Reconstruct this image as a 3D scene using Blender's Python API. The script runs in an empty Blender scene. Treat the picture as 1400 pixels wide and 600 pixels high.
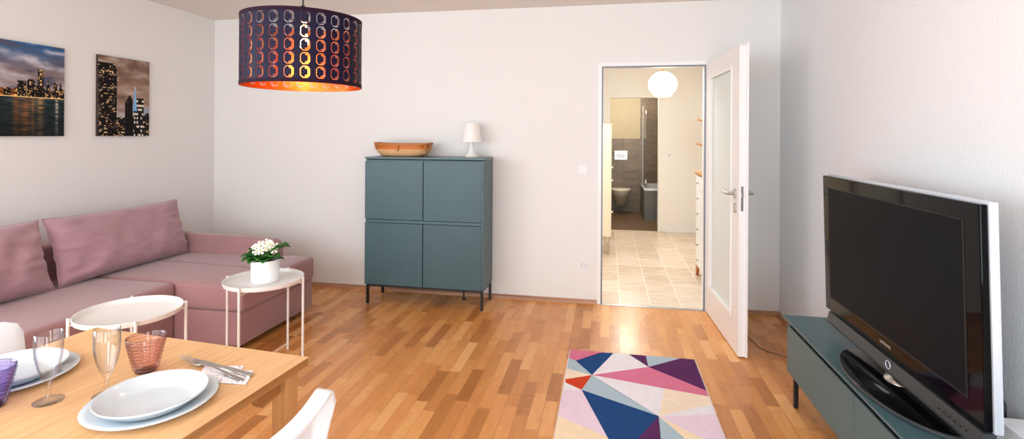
import bpy, bmesh, math, random
from mathutils import Vector, Matrix, noise
PI = math.pi
C = bpy.context.scene.collection
SC = bpy.context.scene

# ------------------------------------------------------------ camera
CAM = Vector((3.7743, -4.4211, 1.4221))
F_PX, YAW, ROLL, CY = 706.84, 0.1841, 0.0060, 184.04
fw = Vector((-math.sin(YAW), math.cos(YAW), 0)); r0 = Vector((math.cos(YAW), math.sin(YAW), 0)); u0 = Vector((0, 0, 1))
rt = r0*math.cos(ROLL) + u0*math.sin(ROLL); up = u0*math.cos(ROLL) - r0*math.sin(ROLL)
cd = bpy.data.cameras.new('camera'); cam = bpy.data.objects.new('camera', cd); C.objects.link(cam)
cam.matrix_world = Matrix(((rt.x, up.x, -fw.x, CAM.x), (rt.y, up.y, -fw.y, CAM.y), (rt.z, up.z, -fw.z, CAM.z), (0, 0, 0, 1)))
cd.sensor_width = 36; cd.lens = F_PX/1400*36; cd.shift_y = (CY-300)/1400; cd.clip_start = 0.05
SC.camera = cam

# ------------------------------------------------------------ world, daylight and hall fill
w = bpy.data.worlds.new('sky'); SC.world = w; w.use_nodes = True
w.node_tree.nodes['Background'].inputs[0].default_value = (0.72, 0.84, 1.0, 1)
w.node_tree.nodes['Background'].inputs[1].default_value = 1.6

def area(name, loc, rot, sx, sy, power, col):
    l = bpy.data.lights.new(name, 'AREA'); l.shape = 'RECTANGLE'; l.size = sx; l.size_y = sy
    l.energy = power; l.color = col
    o = bpy.data.objects.new(name, l); C.objects.link(o); o.location = loc; o.rotation_euler = rot
    return o
area('window_daylight', (1.75, -5.66, 1.35), (PI/2, 0, 0), 2.7, 2.1, 92, (0.92, 0.98, 1.0))
area('side_daylight', (-0.06, -4.35, 1.5), (0, -PI/2, 0), 1.4, 1.9, 72, (0.86, 0.94, 1.0))
area('balcony_daylight', (4.25, -5.66, 1.3), (PI/2, 0, 0), 1.0, 2.1, 66, (0.86, 0.95, 1.0))
area('hall_fill', (3.9, 1.0, 2.5), (0, 0, 0), 0.5, 0.9, 24, (0.93, 0.97, 1.0))  # unseen fill lamp under the hall ceiling, added to brighten the hallway

SC.view_settings.view_transform = 'Standard'; SC.view_settings.look = 'None'
SC.view_settings.gamma = 1; SC.view_settings.use_curve_mapping = False
SC.view_settings.exposure = 0.07
try:
    SC.cycles.max_bounces = 12; SC.cycles.diffuse_bounces = 6; SC.cycles.transmission_bounces = 12
    SC.cycles.transparent_max_bounces = 16; SC.cycles.caustics_reflective = False; SC.cycles.caustics_refractive = False
    SC.cycles.use_denoising = True; SC.cycles.sample_clamp_indirect = 6
except Exception: pass

# ------------------------------------------------------------ materials
def lin(c):
    return tuple(((v/255)/12.92 if v/255 <= 0.04045 else (((v/255)+0.055)/1.055)**2.4) for v in c) + (1.0,)

def mat(name, col, rough=0.5, metal=0.0, bump=None, var=0.0, vscale=5, trans=0.0, ior=1.45, coat=0.0, sheen=0.0, emit=None, spec=0.5, stretch=None):
    m = bpy.data.materials.new(name); m.use_nodes = True; nt = m.node_tree; N = nt.nodes; L = nt.links
    b = N['Principled BSDF']; b.inputs['Base Color'].default_value = lin(col); b.inputs['Roughness'].default_value = rough
    b.inputs['Metallic'].default_value = metal; b.inputs['Transmission Weight'].default_value = trans; b.inputs['IOR'].default_value = ior
    b.inputs['Coat Weight'].default_value = coat; b.inputs['Sheen Weight'].default_value = sheen
    b.inputs['Specular IOR Level'].default_value = spec
    tc = N.new('ShaderNodeTexCoord'); src = tc.outputs['Object']
    if stretch:
        mp = N.new('ShaderNodeMapping'); mp.inputs['Scale'].default_value = stretch; L.new(src, mp.inputs['Vector']); src = mp.outputs[0]
    if var:
        n = N.new('ShaderNodeTexNoise'); n.inputs['Scale'].default_value = vscale; n.inputs['Detail'].default_value = 5; L.new(src, n.inputs['Vector'])
        mx = N.new('ShaderNodeMix'); mx.data_type = 'RGBA'
        c = lin(col); mx.inputs['A'].default_value = tuple(v*(1-var) for v in c[:3])+(1,); mx.inputs['B'].default_value = tuple(min(1, v*(1+var)) for v in c[:3])+(1,)
        L.new(n.outputs['Fac'], mx.inputs['Factor']); L.new(mx.outputs['Result'], b.inputs['Base Color'])
    if bump:
        n2 = N.new('ShaderNodeTexNoise'); n2.inputs['Scale'].default_value = bump[0]; n2.inputs['Detail'].default_value = 3; L.new(src, n2.inputs['Vector'])
        bp = N.new('ShaderNodeBump'); bp.inputs['Strength'].default_value = bump[1]; bp.inputs['Distance'].default_value = 0.002
        L.new(n2.outputs['Fac'], bp.inputs['Height']); L.new(bp.outputs[0], b.inputs['Normal'])
    if emit:
        b.inputs['Emission Color'].default_value = lin(emit[0]); b.inputs['Emission Strength'].default_value = emit[1]
    return m

def glassmat(name, tint, edge, refl=0.10):
    """thin-walled glass: each wall tints what is behind it, more so seen edge-on, and mirrors a little"""
    m = bpy.data.materials.new(name); m.use_nodes = True; nt = m.node_tree; N = nt.nodes; L = nt.links
    N.remove(N['Principled BSDF']); lw = N.new('ShaderNodeLayerWeight'); lw.inputs['Blend'].default_value = .5
    mx = N.new('ShaderNodeMix'); mx.data_type = 'RGBA'; mx.inputs['A'].default_value = tint+(1,); mx.inputs['B'].default_value = edge+(1,); p0 = N.new('ShaderNodeMath'); p0.operation = 'POWER'; L.new(lw.outputs['Facing'], p0.inputs[0]); p0.inputs[1].default_value = 2.2; L.new(p0.outputs[0], mx.inputs['Factor'])
    t = N.new('ShaderNodeBsdfTransparent'); L.new(mx.outputs['Result'], t.inputs['Color'])
    gl = N.new('ShaderNodeBsdfGlossy'); gl.inputs['Roughness'].default_value = .04
    l2 = N.new('ShaderNodeLayerWeight'); l2.inputs['Blend'].default_value = .5; pw = N.new('ShaderNodeMath'); pw.operation = 'POWER'; L.new(l2.outputs['Facing'], pw.inputs[0]); pw.inputs[1].default_value = 3.0; fr = N.new('ShaderNodeMath'); fr.operation = 'MULTIPLY_ADD'; L.new(pw.outputs[0], fr.inputs[0]); fr.inputs[1].default_value = .6; fr.inputs[2].default_value = .05
    ms = N.new('ShaderNodeMixShader'); L.new(fr.outputs[0], ms.inputs[0]); L.new(t.outputs[0], ms.inputs[1]); L.new(gl.outputs[0], ms.inputs[2])
    L.new(ms.outputs[0], N['Material Output'].inputs['Surface']); return m

class G:   # tiny node-graph helper
    def __init__(s, nt): s.nt = nt; s.N = nt.nodes; s.L = nt.links
    def _in(s, n, i, v):
        if hasattr(v, 'is_output') or isinstance(v, bpy.types.NodeSocket): s.L.new(v, n.inputs[i])
        else: n.inputs[i].default_value = v
    def m(s, op, a, b=0.0, c=None):
        n = s.N.new('ShaderNodeMath'); n.operation = op; s._in(n, 0, a); s._in(n, 1, b)
        if c is not None: s._in(n, 2, c)
        return n.outputs[0]
    def xyz(s, x, y, z=0.0):
        n = s.N.new('ShaderNodeCombineXYZ'); s._in(n, 0, x); s._in(n, 1, y); s._in(n, 2, z); return n.outputs[0]
    def wn(s, v):
        n = s.N.new('ShaderNodeTexWhiteNoise'); n.noise_dimensions = '3D'; s._in(n, 0, v); return n.outputs['Value']
    def noise(s, v, sc=1, det=3):
        n = s.N.new('ShaderNodeTexNoise'); s._in(n, 'Vector', v); n.inputs['Scale'].default_value = sc; n.inputs['Detail'].default_value = det; return n.outputs['Fac']
    def ramp(s, f, stops):
        n = s.N.new('ShaderNodeValToRGB'); e = n.color_ramp.elements
        while len(e) < len(stops): e.new(0.5)
        for i, (p, c) in enumerate(stops): e[i].position = p; e[i].color = lin(c)
        s._in(n, 0, f); return n.outputs[0]
    def mix(s, f, a, b, mode='MIX'):
        n = s.N.new('ShaderNodeMix'); n.data_type = 'RGBA'; n.blend_type = mode; s._in(n, 'Factor', f); s._in(n, 'A', a); s._in(n, 'B', b); return n.outputs['Result']

def parquet():
    m = bpy.data.materials.new('oak_strip_parquet'); m.use_nodes = True; g = G(m.node_tree); b = g.N['Principled BSDF']
    tc = g.N.new('ShaderNodeTexCoord'); sp = g.N.new('ShaderNodeSeparateXYZ'); g.L.new(tc.outputs['Object'], sp.inputs[0])
    x, y = sp.outputs[0], sp.outputs[1]
    X = g.m('DIVIDE', x, 0.0677); ix = g.m('FLOOR', X); fx = g.m('FRACT', X)
    r1 = g.wn(g.xyz(ix, 3.7, 1.1)); r2 = g.wn(g.xyz(ix, 9.2, 5.3))
    Lg = g.m('MULTIPLY_ADD', r2, 0.16, 0.29)
    Y = g.m('ADD', g.m('DIVIDE', y, Lg), g.m('MULTIPLY', r1, 13.0)); iy = g.m('FLOOR', Y); fy = g.m('FRACT', Y)
    rc = g.wn(g.xyz(ix, iy, 0.5))
    base = g.ramp(rc, [(0.0, (184, 117, 54)), (0.14, (207, 143, 76)), (0.5, (219, 158, 89)), (0.8, (228, 173, 103)), (1.0, (235, 189, 123))])
    off = g.m('MULTIPLY', rc, 20.0)
    gv = g.xyz(g.m('MULTIPLY', x, 34.0), g.m('ADD', g.m('MULTIPLY', y, 2.6), off), off)
    gr = g.noise(gv, 1.6, 6)
    base = g.mix(0.32, base, g.ramp(gr, [(0.3, (118, 92, 66)), (0.5, (140, 126, 108)), (0.7, (176, 160, 136))]), 'OVERLAY')
    fine = g.noise(g.xyz(g.m('MULTIPLY', x, 260.0), g.m('MULTIPLY', y, 9.0), off), 1.0, 3)
    base = g.mix(g.m('MULTIPLY', g.m('GREATER_THAN', fine, 0.6), 0.10), base, lin((140, 84, 40)))
    # seams
    dx = g.m('MULTIPLY', g.m('MINIMUM', fx, g.m('SUBTRACT', 1.0, fx)), 0.0677)
    dy = g.m('MULTIPLY', g.m('MINIMUM', fy, g.m('SUBTRACT', 1.0, fy)), Lg)
    d = g.m('MINIMUM', dx, dy); seam = g.m('LESS_THAN', d, 0.0011)
    b3 = g.m('MODULO', g.m('ADD', ix, 300.0), 3.0); wide = g.m('MULTIPLY', g.m('LESS_THAN', b3, 0.5), g.m('LESS_THAN', g.m('MULTIPLY', fx, 0.0677), 0.002))
    seam = g.m('MAXIMUM', g.m('MULTIPLY', seam, 0.45), g.m('MULTIPLY', wide, 0.7))
    base = g.mix(seam, base, lin((112, 62, 28)))
    g.L.new(base, b.inputs['Base Color'])
    g.L.new(g.m('MULTIPLY_ADD', g.noise(g.xyz(x, y, 0), 6, 3), 0.12, 0.22), b.inputs['Roughness'])
    b.inputs['Specular IOR Level'].default_value = 0.45
    bp = g.N.new('ShaderNodeBump'); bp.inputs['Strength'].default_value = 0.25; bp.inputs['Distance'].default_value = 0.001
    g.L.new(g.m('SUBTRACT', gr, g.m('MULTIPLY', seam, 1.5)), bp.inputs['Height']); g.L.new(bp.outputs[0], b.inputs['Normal'])
    return m

def tiles(name, sx, sy, ox, oy, cols, grout, gw=0.004, axes='xy', rough=0.3):
    m = bpy.data.materials.new(name); m.use_nodes = True; g = G(m.node_tree); b = g.N['Principled BSDF']
    tc = g.N.new('ShaderNodeTexCoord'); sp = g.N.new('ShaderNodeSeparateXYZ'); g.L.new(tc.outputs['Object'], sp.inputs[0])
    a = {'x': sp.outputs[0], 'y': sp.outputs[1], 'z': sp.outputs[2]}; x, y = a[axes[0]], a[axes[1]]
    X = g.m('DIVIDE', g.m('SUBTRACT', x, ox), sx); Y = g.m('DIVIDE', g.m('SUBTRACT', y, oy), sy)
    fx, fy = g.m('FRACT', X), g.m('FRACT', Y); rc = g.wn(g.xyz(g.m('FLOOR', X), g.m('FLOOR', Y), 2.2))
    n = g.noise(g.xyz(g.m('MULTIPLY', x, 5.0), g.m('MULTIPLY_ADD', y, 14.0, g.m('MULTIPLY', rc, 9.0)), rc), 1.0, 5)
    col = g.ramp(g.m('ADD', g.m('MULTIPLY', n, 0.75), g.m('MULTIPLY', rc, 0.25)), [(0.25, cols[0]), (0.5, cols[1]), (0.75, cols[2])])
    d = g.m('MINIMUM', g.m('MULTIPLY', g.m('MINIMUM', fx, g.m('SUBTRACT', 1.0, fx)), sx), g.m('MULTIPLY', g.m('MINIMUM', fy, g.m('SUBTRACT', 1.0, fy)), sy))
    col = g.mix(g.m('LESS_THAN', d, gw), col, lin(grout)); g.L.new(col, b.inputs['Base Color']); b.inputs['Roughness'].default_value = rough
    return m

def woodmat(name, c0, c1, c2, along='y', rough=0.4, sc=1.0):
    m = bpy.data.materials.new(name); m.use_nodes = True; g = G(m.node_tree); b = g.N['Principled BSDF']
    tc = g.N.new('ShaderNodeTexCoord'); mp = g.N.new('ShaderNodeMapping'); g.L.new(tc.outputs['Object'], mp.inputs[0])
    s = {'x': (1.2, 30, 30), 'y': (30, 1.2, 30), 'z': (30, 30, 1.2)}[along]
    mp.inputs['Scale'].default_value = tuple(v*sc for v in s)
    n = g.noise(mp.outputs[0], 1.5, 6); g.L.new(g.ramp(n, [(0.3, c0), (0.5, c1), (0.72, c2)]), b.inputs['Base Color'])
    b.inputs['Roughness'].default_value = rough; return m

def attrmat(name, rough=0.4, spec=0.5):
    m = bpy.data.materials.new(name); m.use_nodes = True; nt = m.node_tree; b = nt.nodes['Principled BSDF']
    a = nt.nodes.new('ShaderNodeAttribute'); a.attribute_name = 'Col'; nt.links.new(a.outputs['Color'], b.inputs['Base Color'])
    b.inputs['Roughness'].default_value = rough; b.inputs['Specular IOR Level'].default_value = spec; return m

def weave(name, c0, c1, scale):
    m = bpy.data.materials.new(name); m.use_nodes = True; g = G(m.node_tree); b = g.N['Principled BSDF']
    tc = g.N.new('ShaderNodeTexCoord'); sp = g.N.new('ShaderNodeSeparateXYZ'); g.L.new(tc.outputs['Object'], sp.inputs[0])
    a = g.m('SINE', g.m('MULTIPLY', g.m('ADD', sp.outputs[0], sp.outputs[1]), scale)); c = g.m('SINE', g.m('MULTIPLY', sp.outputs[2], scale*1.3))
    h = g.m('MULTIPLY_ADD', g.m('MULTIPLY', a, c), 0.5, 0.5); n = g.noise(tc.outputs['Object'], 60, 3)
    g.L.new(g.mix(g.m('MULTIPLY_ADD', h, 0.6, g.m('MULTIPLY', n, 0.4)), lin(c0), lin(c1)), b.inputs['Base Color'])
    bp = g.N.new('ShaderNodeBump'); bp.inputs['Strength'].default_value = 0.8; bp.inputs['Distance'].default_value = 0.004
    g.L.new(h, bp.inputs['Height']); g.L.new(bp.outputs[0], b.inputs['Normal']); b.inputs['Roughness'].default_value = 0.6; return m

M = dict(
    wall=mat('white_wall_paint', (229, 228, 226), 0.85, bump=(90, 0.25), spec=0.2),
    wall_r=mat('white_roughcast_paint', (230, 232, 234), 0.85, bump=(70, 0.9), spec=0.2),
    ceil=mat('ceiling_paint', (228, 222, 217), 0.9, spec=0.1),
    floor=parquet(),
    base=woodmat('brown_baseboard_wood', (150, 104, 76), (176, 128, 98), (192, 146, 116), 'x', 0.45),
    white=mat('white_lacquer', (238, 238, 238), 0.35), doorw=mat('door_white', (236, 233, 232), 0.4),
    framegrey=mat('grey_door_seal', (118, 124, 136), 0.4, metal=0.3), chrome=mat('brushed_steel', (190, 186, 180), 0.28, metal=1.0),
    darkgrey=mat('seal_dark', (86, 90, 98), 0.5),
    teal=mat('teal_foil', (62, 90, 97), 0.42, var=0.05, vscale=3, spec=0.6), tealtop=mat('teal_top', (68, 98, 104), 0.36, spec=0.6), teal_lit=mat('teal_foil_lit', (80, 106, 108), 0.45, var=0.04, vscale=3), groove=mat('teal_groove', (22, 44, 52), 0.5),  # bench copy of the teal foil, with light sheen put into its colour
    black=mat('black_metal', (22, 22, 24), 0.4), pink=mat('dusty_pink_fabric', (162, 122, 124), 0.88, bump=(420, 0.35), var=0.06, vscale=9, sheen=0.35, spec=0.15),
    pinkc=mat('mauve_cushion_fabric', (172, 134, 142), 0.88, bump=(420, 0.3), var=0.05, vscale=7, sheen=0.35, spec=0.15),
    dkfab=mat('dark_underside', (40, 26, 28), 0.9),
    traym=mat('white_powder_coat', (230, 226, 222), 0.32), pot=mat('white_glaze', (236, 239, 242), 0.25), soil=mat('potting_soil', (52, 38, 28), 0.95, var=0.3, vscale=60),
    leaf=mat('primrose_leaf', (46, 104, 38), 0.45, var=0.4, vscale=40), petal=mat('cream_petal', (248, 246, 226), 0.6), yolk=mat('yellow_eye', (232, 200, 60), 0.6), stem=mat('green_stem', (96, 140, 70), 0.6),
    porc=mat('white_porcelain', (200, 209, 215), 0.10, coat=0.4), glass=glassmat('clear_glass', (.99, .99, .99), (.66, .68, .71)), grim=glassmat('glass_rim', (.74, .76, .79), (.40, .42, .46)), pinkr=glassmat('rose_rim', (.55, .34, .36), (.25, .12, .14)), pinkb=glassmat('rose_groove', (.76, .58, .58), (.35, .18, .20)), purpb=glassmat('violet_groove', (.55, .48, .70), (.16, .12, .28)), purpr=glassmat('violet_rim', (.28, .22, .40), (.10, .07, .18)), pinkg=glassmat('rose_glass', (.94, .83, .82), (.55, .32, .32)), purpg=glassmat('violet_glass', (.78, .71, .90), (.20, .14, .34)),
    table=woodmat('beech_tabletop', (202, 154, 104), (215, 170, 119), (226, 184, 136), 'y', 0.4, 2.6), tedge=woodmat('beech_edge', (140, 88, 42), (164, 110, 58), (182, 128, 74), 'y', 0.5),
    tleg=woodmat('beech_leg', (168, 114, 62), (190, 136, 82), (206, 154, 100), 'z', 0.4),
    steel=mat('stainless_steel', (200, 196, 190), 0.22, metal=1.0), napkin=mat('napkin_paper', (240, 238, 238), 0.9),
    chair=mat('white_plastic', (222, 225, 229), 0.35), tvb=mat('gloss_black_bezel', (8, 8, 10), 0.05, spec=0.12), tvs=mat('matte_screen', (26, 27, 30), 0.30, spec=0.02),
    tvbar=mat('charcoal_bar', (66, 68, 70), 0.35, metal=0.3), silver=mat('silver_plastic', (206, 212, 222), 0.3, metal=0.3), tvrear=mat('grey_rear_shell', (150, 156, 164), 0.5), letter=mat('silver_lettering', (190, 184, 182), 0.4),
    shade_o=mat('plum_shade', (21, 13, 38), 0.5, spec=0.15), shade_i=mat('copper_foil', (232, 132, 62), 0.28, metal=1.0), trimp=mat('plum_trim', (36, 16, 30), 0.7, spec=.1), bulb=mat('lit_bulb', (255, 220, 170), 0.3, emit=((255, 196, 120), 14)),
    globe=mat('opal_glass', (255, 246, 226), 0.3, emit=((255, 236, 200), 2.6)), lampw=mat('white_lamp', (236, 234, 230), 0.45), brass=mat('pale_wood_cap', (200, 160, 96), 0.4),
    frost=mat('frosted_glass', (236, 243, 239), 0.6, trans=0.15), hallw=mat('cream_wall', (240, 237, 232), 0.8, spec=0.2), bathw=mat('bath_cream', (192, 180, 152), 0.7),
    halltile=tiles('beige_floor_tiles', 0.25, 0.33, 3.88, 1.055, ((198, 172, 146), (218, 198, 176), (230, 217, 202)), (240, 232, 220), 0.004),
    bathtile=tiles('taupe_wall_tiles', 0.6, 0.62, 4.06, 0.14, ((104, 88, 72), (122, 106, 88), (138, 120, 102)), (92, 80, 68), 0.003, 'xz'),
    bathtileY=tiles('taupe_side_tiles', 0.6, 0.62, 4.06, 0.14, ((104, 88, 72), (122, 106, 88), (138, 120, 102)), (92, 80, 68), 0.003, 'yz'),
    tubtile=mat('slate_tub_panel', (116, 116, 114), 0.4, var=0.15, vscale=4), bathfloor=mat('brown_bath_floor', (104, 82, 60), 0.4, var=0.2, vscale=3, stretch=(1, 6, 1)),
    cream=mat('cream_cabinet', (240, 228, 200), 0.45), wood=woodmat('oiled_oak', (170, 112, 62), (196, 138, 84), (214, 158, 104), 'y', 0.4), redwood=mat('reddish_foot', (176, 96, 50), 0.4),
    toilet=mat('warm_white_ceramic', (240, 232, 216), 0.12, coat=0.4), weave=weave('woven_seagrass', (190, 130, 76), (244, 202, 152), 260), rim=mat('rattan_rim', (176, 112, 60), 0.5, var=0.3, vscale=50), lining=mat('orange_bamboo_lining', (196, 104, 26), 0.45),
    plug=mat('socket_white', (232, 234, 238), 0.35), sockin=mat('socket_shadow', (200, 204, 210), 0.5), canvasedge=mat('canvas_edge', (60, 44, 40), 0.6), pic=attrmat('printed_canvas', 0.55, .15),
    rug=None, rugedge=mat('rug_binding', (226, 214, 212), 0.95), cable=mat('grey_cable', (96, 86, 78), 0.5), blackrub=mat('black_rubber', (20, 20, 22), 0.5), sill=mat('steel_threshold', (170, 172, 172), 0.3, metal=0.8),
)

# ------------------------------------------------------------ mesh helpers
def wm(o):
    m = o.matrix_basis.copy()
    while o.parent: o = o.parent; m = o.matrix_basis @ m
    return m
def obj(name, bm, m, parent=None, smooth=False, ang=None, keep=False):
    """link a bmesh authored in world space (keep=True: already in the parent's space)"""
    me = bpy.data.meshes.new(name)
    if parent and not keep: bm.transform(wm(parent).inverted())
    bmesh.ops.recalc_face_normals(bm, faces=bm.faces)
    bm.to_mesh(me); bm.free()
    for x in (m if isinstance(m, (list, tuple)) else [m]): me.materials.append(x)
    if smooth:
        me.polygons.foreach_set('use_smooth', [True]*len(me.polygons))
        if ang is None: ang = 40
        try: me.set_sharp_from_angle(angle=math.radians(ang))
        except Exception: pass
    o = bpy.data.objects.new(name, me); C.objects.link(o)
    if parent: o.parent = parent
    return o
def tag(o, label, cat, group=None, kind=None):
    o['label'] = label; o['category'] = cat
    if group: o['group'] = group
    if kind: o['kind'] = kind
    return o
def thing(name, label, cat, loc=(0, 0, 0), rz=0, group=None):
    o = bpy.data.objects.new(name, None); C.objects.link(o); o.empty_display_size = 0.1
    o.location = loc; o.rotation_euler = (0, 0, rz); return tag(o, label, cat, group)
def struct(name, bm, m, label=None, parent=None, smooth=False):
    o = obj(name, bm, m, parent, smooth)
    if not parent: o['kind'] = 'structure'
    if label: o['label'] = label
    return o
def dup(root, loc, rz, label):
    r = root.copy(); C.objects.link(r); r.location = loc; r.rotation_euler = (0, 0, rz); r['label'] = label
    for ch in list(root.children):
        c = ch.copy(); C.objects.link(c); c.parent = r
        for q in list(ch.children):
            d = q.copy(); C.objects.link(d); d.parent = c
    return r
def B(): return bmesh.new()
def box(bm, x0, y0, z0, x1, y1, z1, bev=0, seg=2, mi=0, M4=None):
    r = bmesh.ops.create_cube(bm, size=1.0); vs = r['verts']
    for v in vs: v.co = Vector((x0+(v.co.x+.5)*(x1-x0), y0+(v.co.y+.5)*(y1-y0), z0+(v.co.z+.5)*(z1-z0)))
    fs = set(f for v in vs for f in v.link_faces)
    for f in fs: f.material_index = mi
    if bev:
        es = list(set(e for v in vs for e in v.link_edges))
        r = bmesh.ops.bevel(bm, geom=es, offset=bev, segments=seg, affect='EDGES', profile=0.5)
        vs = list(set(v for f in r['faces'] for v in f.verts) | set(v for v in vs if v.is_valid))
        for f in r['faces']: f.material_index = mi
    if M4 is not None:
        for v in vs: v.co = M4 @ v.co
    return vs
def tube(bm, pts, r, n=10, cap=True, closed=False, mi=0):
    pts = [Vector(p) for p in pts]; rings = []; K = len(pts); prev = None
    for i, p in enumerate(pts):
        if closed: t = pts[(i+1) % K]-pts[i-1]
        else: t = (pts[min(i+1, K-1)]-pts[max(i-1, 0)])
        t.normalize()
        if prev is None: a = Vector((0, 0, 1)) if abs(t.z) < 0.9 else Vector((1, 0, 0)); s = t.cross(a).normalized()
        else: s = (prev - t*prev.dot(t)).normalized()
        prev = s; q = t.cross(s); rr = r[i] if isinstance(r, (list, tuple)) else r
        rings.append([bm.verts.new(p + (s*math.cos(2*PI*k/n) + q*math.sin(2*PI*k/n))*rr) for k in range(n)])
    for i in range(K if closed else K-1):
        a, b = rings[i], rings[(i+1) % K]
        for k in range(n):
            f = bm.faces.new((a[k], a[(k+1) % n], b[(k+1) % n], b[k])); f.material_index = mi
    if cap and not closed:
        bm.faces.new(rings[0][::-1]).material_index = mi; bm.faces.new(rings[-1]).material_index = mi
def lathe(bm, prof, cx, cy, n=48, sx=1, sy=1, z0=0, closed=False, mi=0, rot=0):
    rings = []
    for (r, z) in prof:
        if r < 1e-6: rings.append([bm.verts.new((cx, cy, z0+z))])
        else: rings.append([bm.verts.new((cx+r*sx*math.cos(2*PI*k/n+rot), cy+r*sy*math.sin(2*PI*k/n+rot), z0+z)) for k in range(n)])
    K = len(rings)
    for i in range(K if closed else K-1):
        a, b = rings[i], rings[(i+1) % K]
        for k in range(n):
            if len(a) == 1 and len(b) == 1: continue
            if len(a) == 1: f = bm.faces.new((a[0], b[(k+1) % n], b[k]))
            elif len(b) == 1: f = bm.faces.new((a[k], a[(k+1) % n], b[0]))
            else: f = bm.faces.new((a[k], a[(k+1) % n], b[(k+1) % n], b[k]))
            f.material_index = mi
def prism(bm, poly, axis, a, b, mi=0):
    """poly: 2D points; axis: 'x','y','z' extrusion from a to b"""
    def P(p, t): return {'x': (t, p[0], p[1]), 'y': (p[0], t, p[1]), 'z': (p[0], p[1], t)}[axis]
    lo = [bm.verts.new(P(p, a)) for p in poly]; hi = [bm.verts.new(P(p, b)) for p in poly]; n = len(poly)
    fs = [bm.faces.new(lo[::-1]), bm.faces.new(hi)] + [bm.faces.new((lo[i], lo[(i+1) % n], hi[(i+1) % n], hi[i])) for i in range(n)]
    for f in fs: f.material_index = mi
def rrect(w, h, r, n=6):
    out = []
    for cx, cy, a0 in ((w/2-r, h/2-r, 0), (-w/2+r, h/2-r, 90), (-w/2+r, -h/2+r, 180), (w/2-r, -h/2+r, 270)):
        for i in range(n+1):
            a = math.radians(a0+90*i/n); out.append((cx+r*math.cos(a), cy+r*math.sin(a)))
    return out

W, H = 5.114, 2.52
DX0, DX1, DH = 3.7186, 4.5533, 2.0      # doorway in the back wall
# ------------------------------------------------------------ room shell
b = B(); box(b, -0.1, -5.7, -0.08, W+0.1, 0.0, 0); struct('floor', b, M['floor'], 'orange-brown oak strip parquet floor')
b = B(); box(b, -0.1, -5.7, H, W+0.1, 0.12, H+0.08); struct('ceiling', b, M['ceil'])
b = B(); box(b, -0.1, -3.35, 0, 0, 0.12, H); box(b, -0.1, -5.7, 0, 0, -5.35, H); box(b, -0.1, -5.35, 0, 0, -3.35, 0.78); box(b, -0.1, -5.35, 2.25, 0, -3.35, H); struct('wall_left', b, M['wall'])
b = B(); box(b, -0.06, -5.35, .78, -0.01, -3.35, .83); box(b, -0.06, -5.35, 2.2, -0.01, -3.35, 2.25); box(b, -0.059, -5.35, .83, -0.011, -5.3, 2.2); box(b, -0.059, -3.4, .83, -0.011, -3.35, 2.2); box(b, -0.059, -4.375, .83, -0.011, -4.325, 2.2); struct('window_3', b, M['white'])
b = B(); box(b, W, -5.7, 0, W+0.1, 0.12, H); struct('wall_right', b, M['wall_r'])
b = B(); box(b, 0, 0, 0, DX0, 0.12, H); box(b, DX1, 0, 0, W, 0.12, H); box(b, DX0, 0, DH, DX1, 0.12, H); struct('wall_back', b, M['wall'])
b = B()   # front wall with two tall window openings behind the camera
for x0, x1, z0, z1 in ((0, 0.4, 0, H), (3.1, 3.75, 0, H), (4.75, W, 0, H), (0.4, 3.1, 0, 0.3), (0.4, 3.1, 2.4, H), (3.75, 4.75, 0, 0.25), (3.75, 4.75, 2.35, H)):
    box(b, x0, -5.7, z0, x1, -5.6, z1)
struct('wall_front', b, M['wall'])
for n, (x0, x1, z0, z1, k) in enumerate(((0.4, 3.1, 0.3, 2.4, 3), (3.75, 4.75, 0.25, 2.35, 1))):
    b = B(); t = 0.05
    box(b, x0, -5.66, z0, x1, -5.6, z0+t); box(b, x0, -5.66, z1-t, x1, -5.6, z1)
    for i in range(k+1):
        xx = x0+(x1-x0-t)*i/k; box(b, xx, -5.659, z0+t, xx+t, -5.601, z1-t)
    struct('window_%d' % (n+1), b, M['white'])
# baseboards (quarter-round wooden strips)
def bboard(name, x0, x1, y=0.0):
    b = B(); prism(b, [(y, 0), (y, 0.032), (y-0.006, 0.034), (y-0.016, 0.02), (y-0.02, 0)], 'x', x0, x1); return struct(name, b, M['base'])
bboard('baseboard_back', 0.0, DX0-0.035); bboard('baseboard_corner', DX1+0.09, W-0.002)
b = B(); prism(b, [(W, 0), (W, 0.032), (W-0.006, 0.034), (W-0.016, 0.02), (W-0.02, 0)], 'y', -5.6, -0.02)
for v in b.verts: v.co = Vector((v.co.x, v.co.y, v.co.z))
struct('baseboard_right', b, M['base'])
b = B(); prism(b, [(0, 0), (0, 0.032), (0.006, 0.034), (0.016, 0.02), (0.02, 0)], 'y', -5.6, -0.02); struct('baseboard_left', b, M['base'])
# door lining: slim white frame with a grey seal
b = B(); fr = 0.03
box(b, DX0-fr, -0.012, 0, DX0, 0.0, DH+fr, 0.002); box(b, DX1, -0.012, 0, DX1+0.01, 0.0, DH+fr, 0.002); box(b, DX0, -0.012, DH, DX1, 0.0, DH+fr, 0.002)
struct('trim_1', b, M['white'], 'slim white door frame')
b = B(); box(b, DX0, -0.008, 0, DX0+0.012, 0.005, DH-0.012); box(b, DX1-0.012, -0.008, 0, DX1, 0.005, DH-0.012); box(b, DX0, -0.008, DH-0.012, DX1, 0.005, DH); struct('trim_2', b, M['framegrey'], 'grey steel rebate and seal of the door frame')
b = B(); box(b, DX0+0.0005, 0.006, 0, DX0+0.006, 0.118, DH-0.0005); box(b, DX1-0.006, 0.006, 0, DX1-0.0005, 0.118, DH-0.0005); box(b, DX0+0.006, 0.006, DH-0.006, DX1-0.006, 0.118, DH-0.0005); struct('trim_3', b, M['white'])
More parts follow.
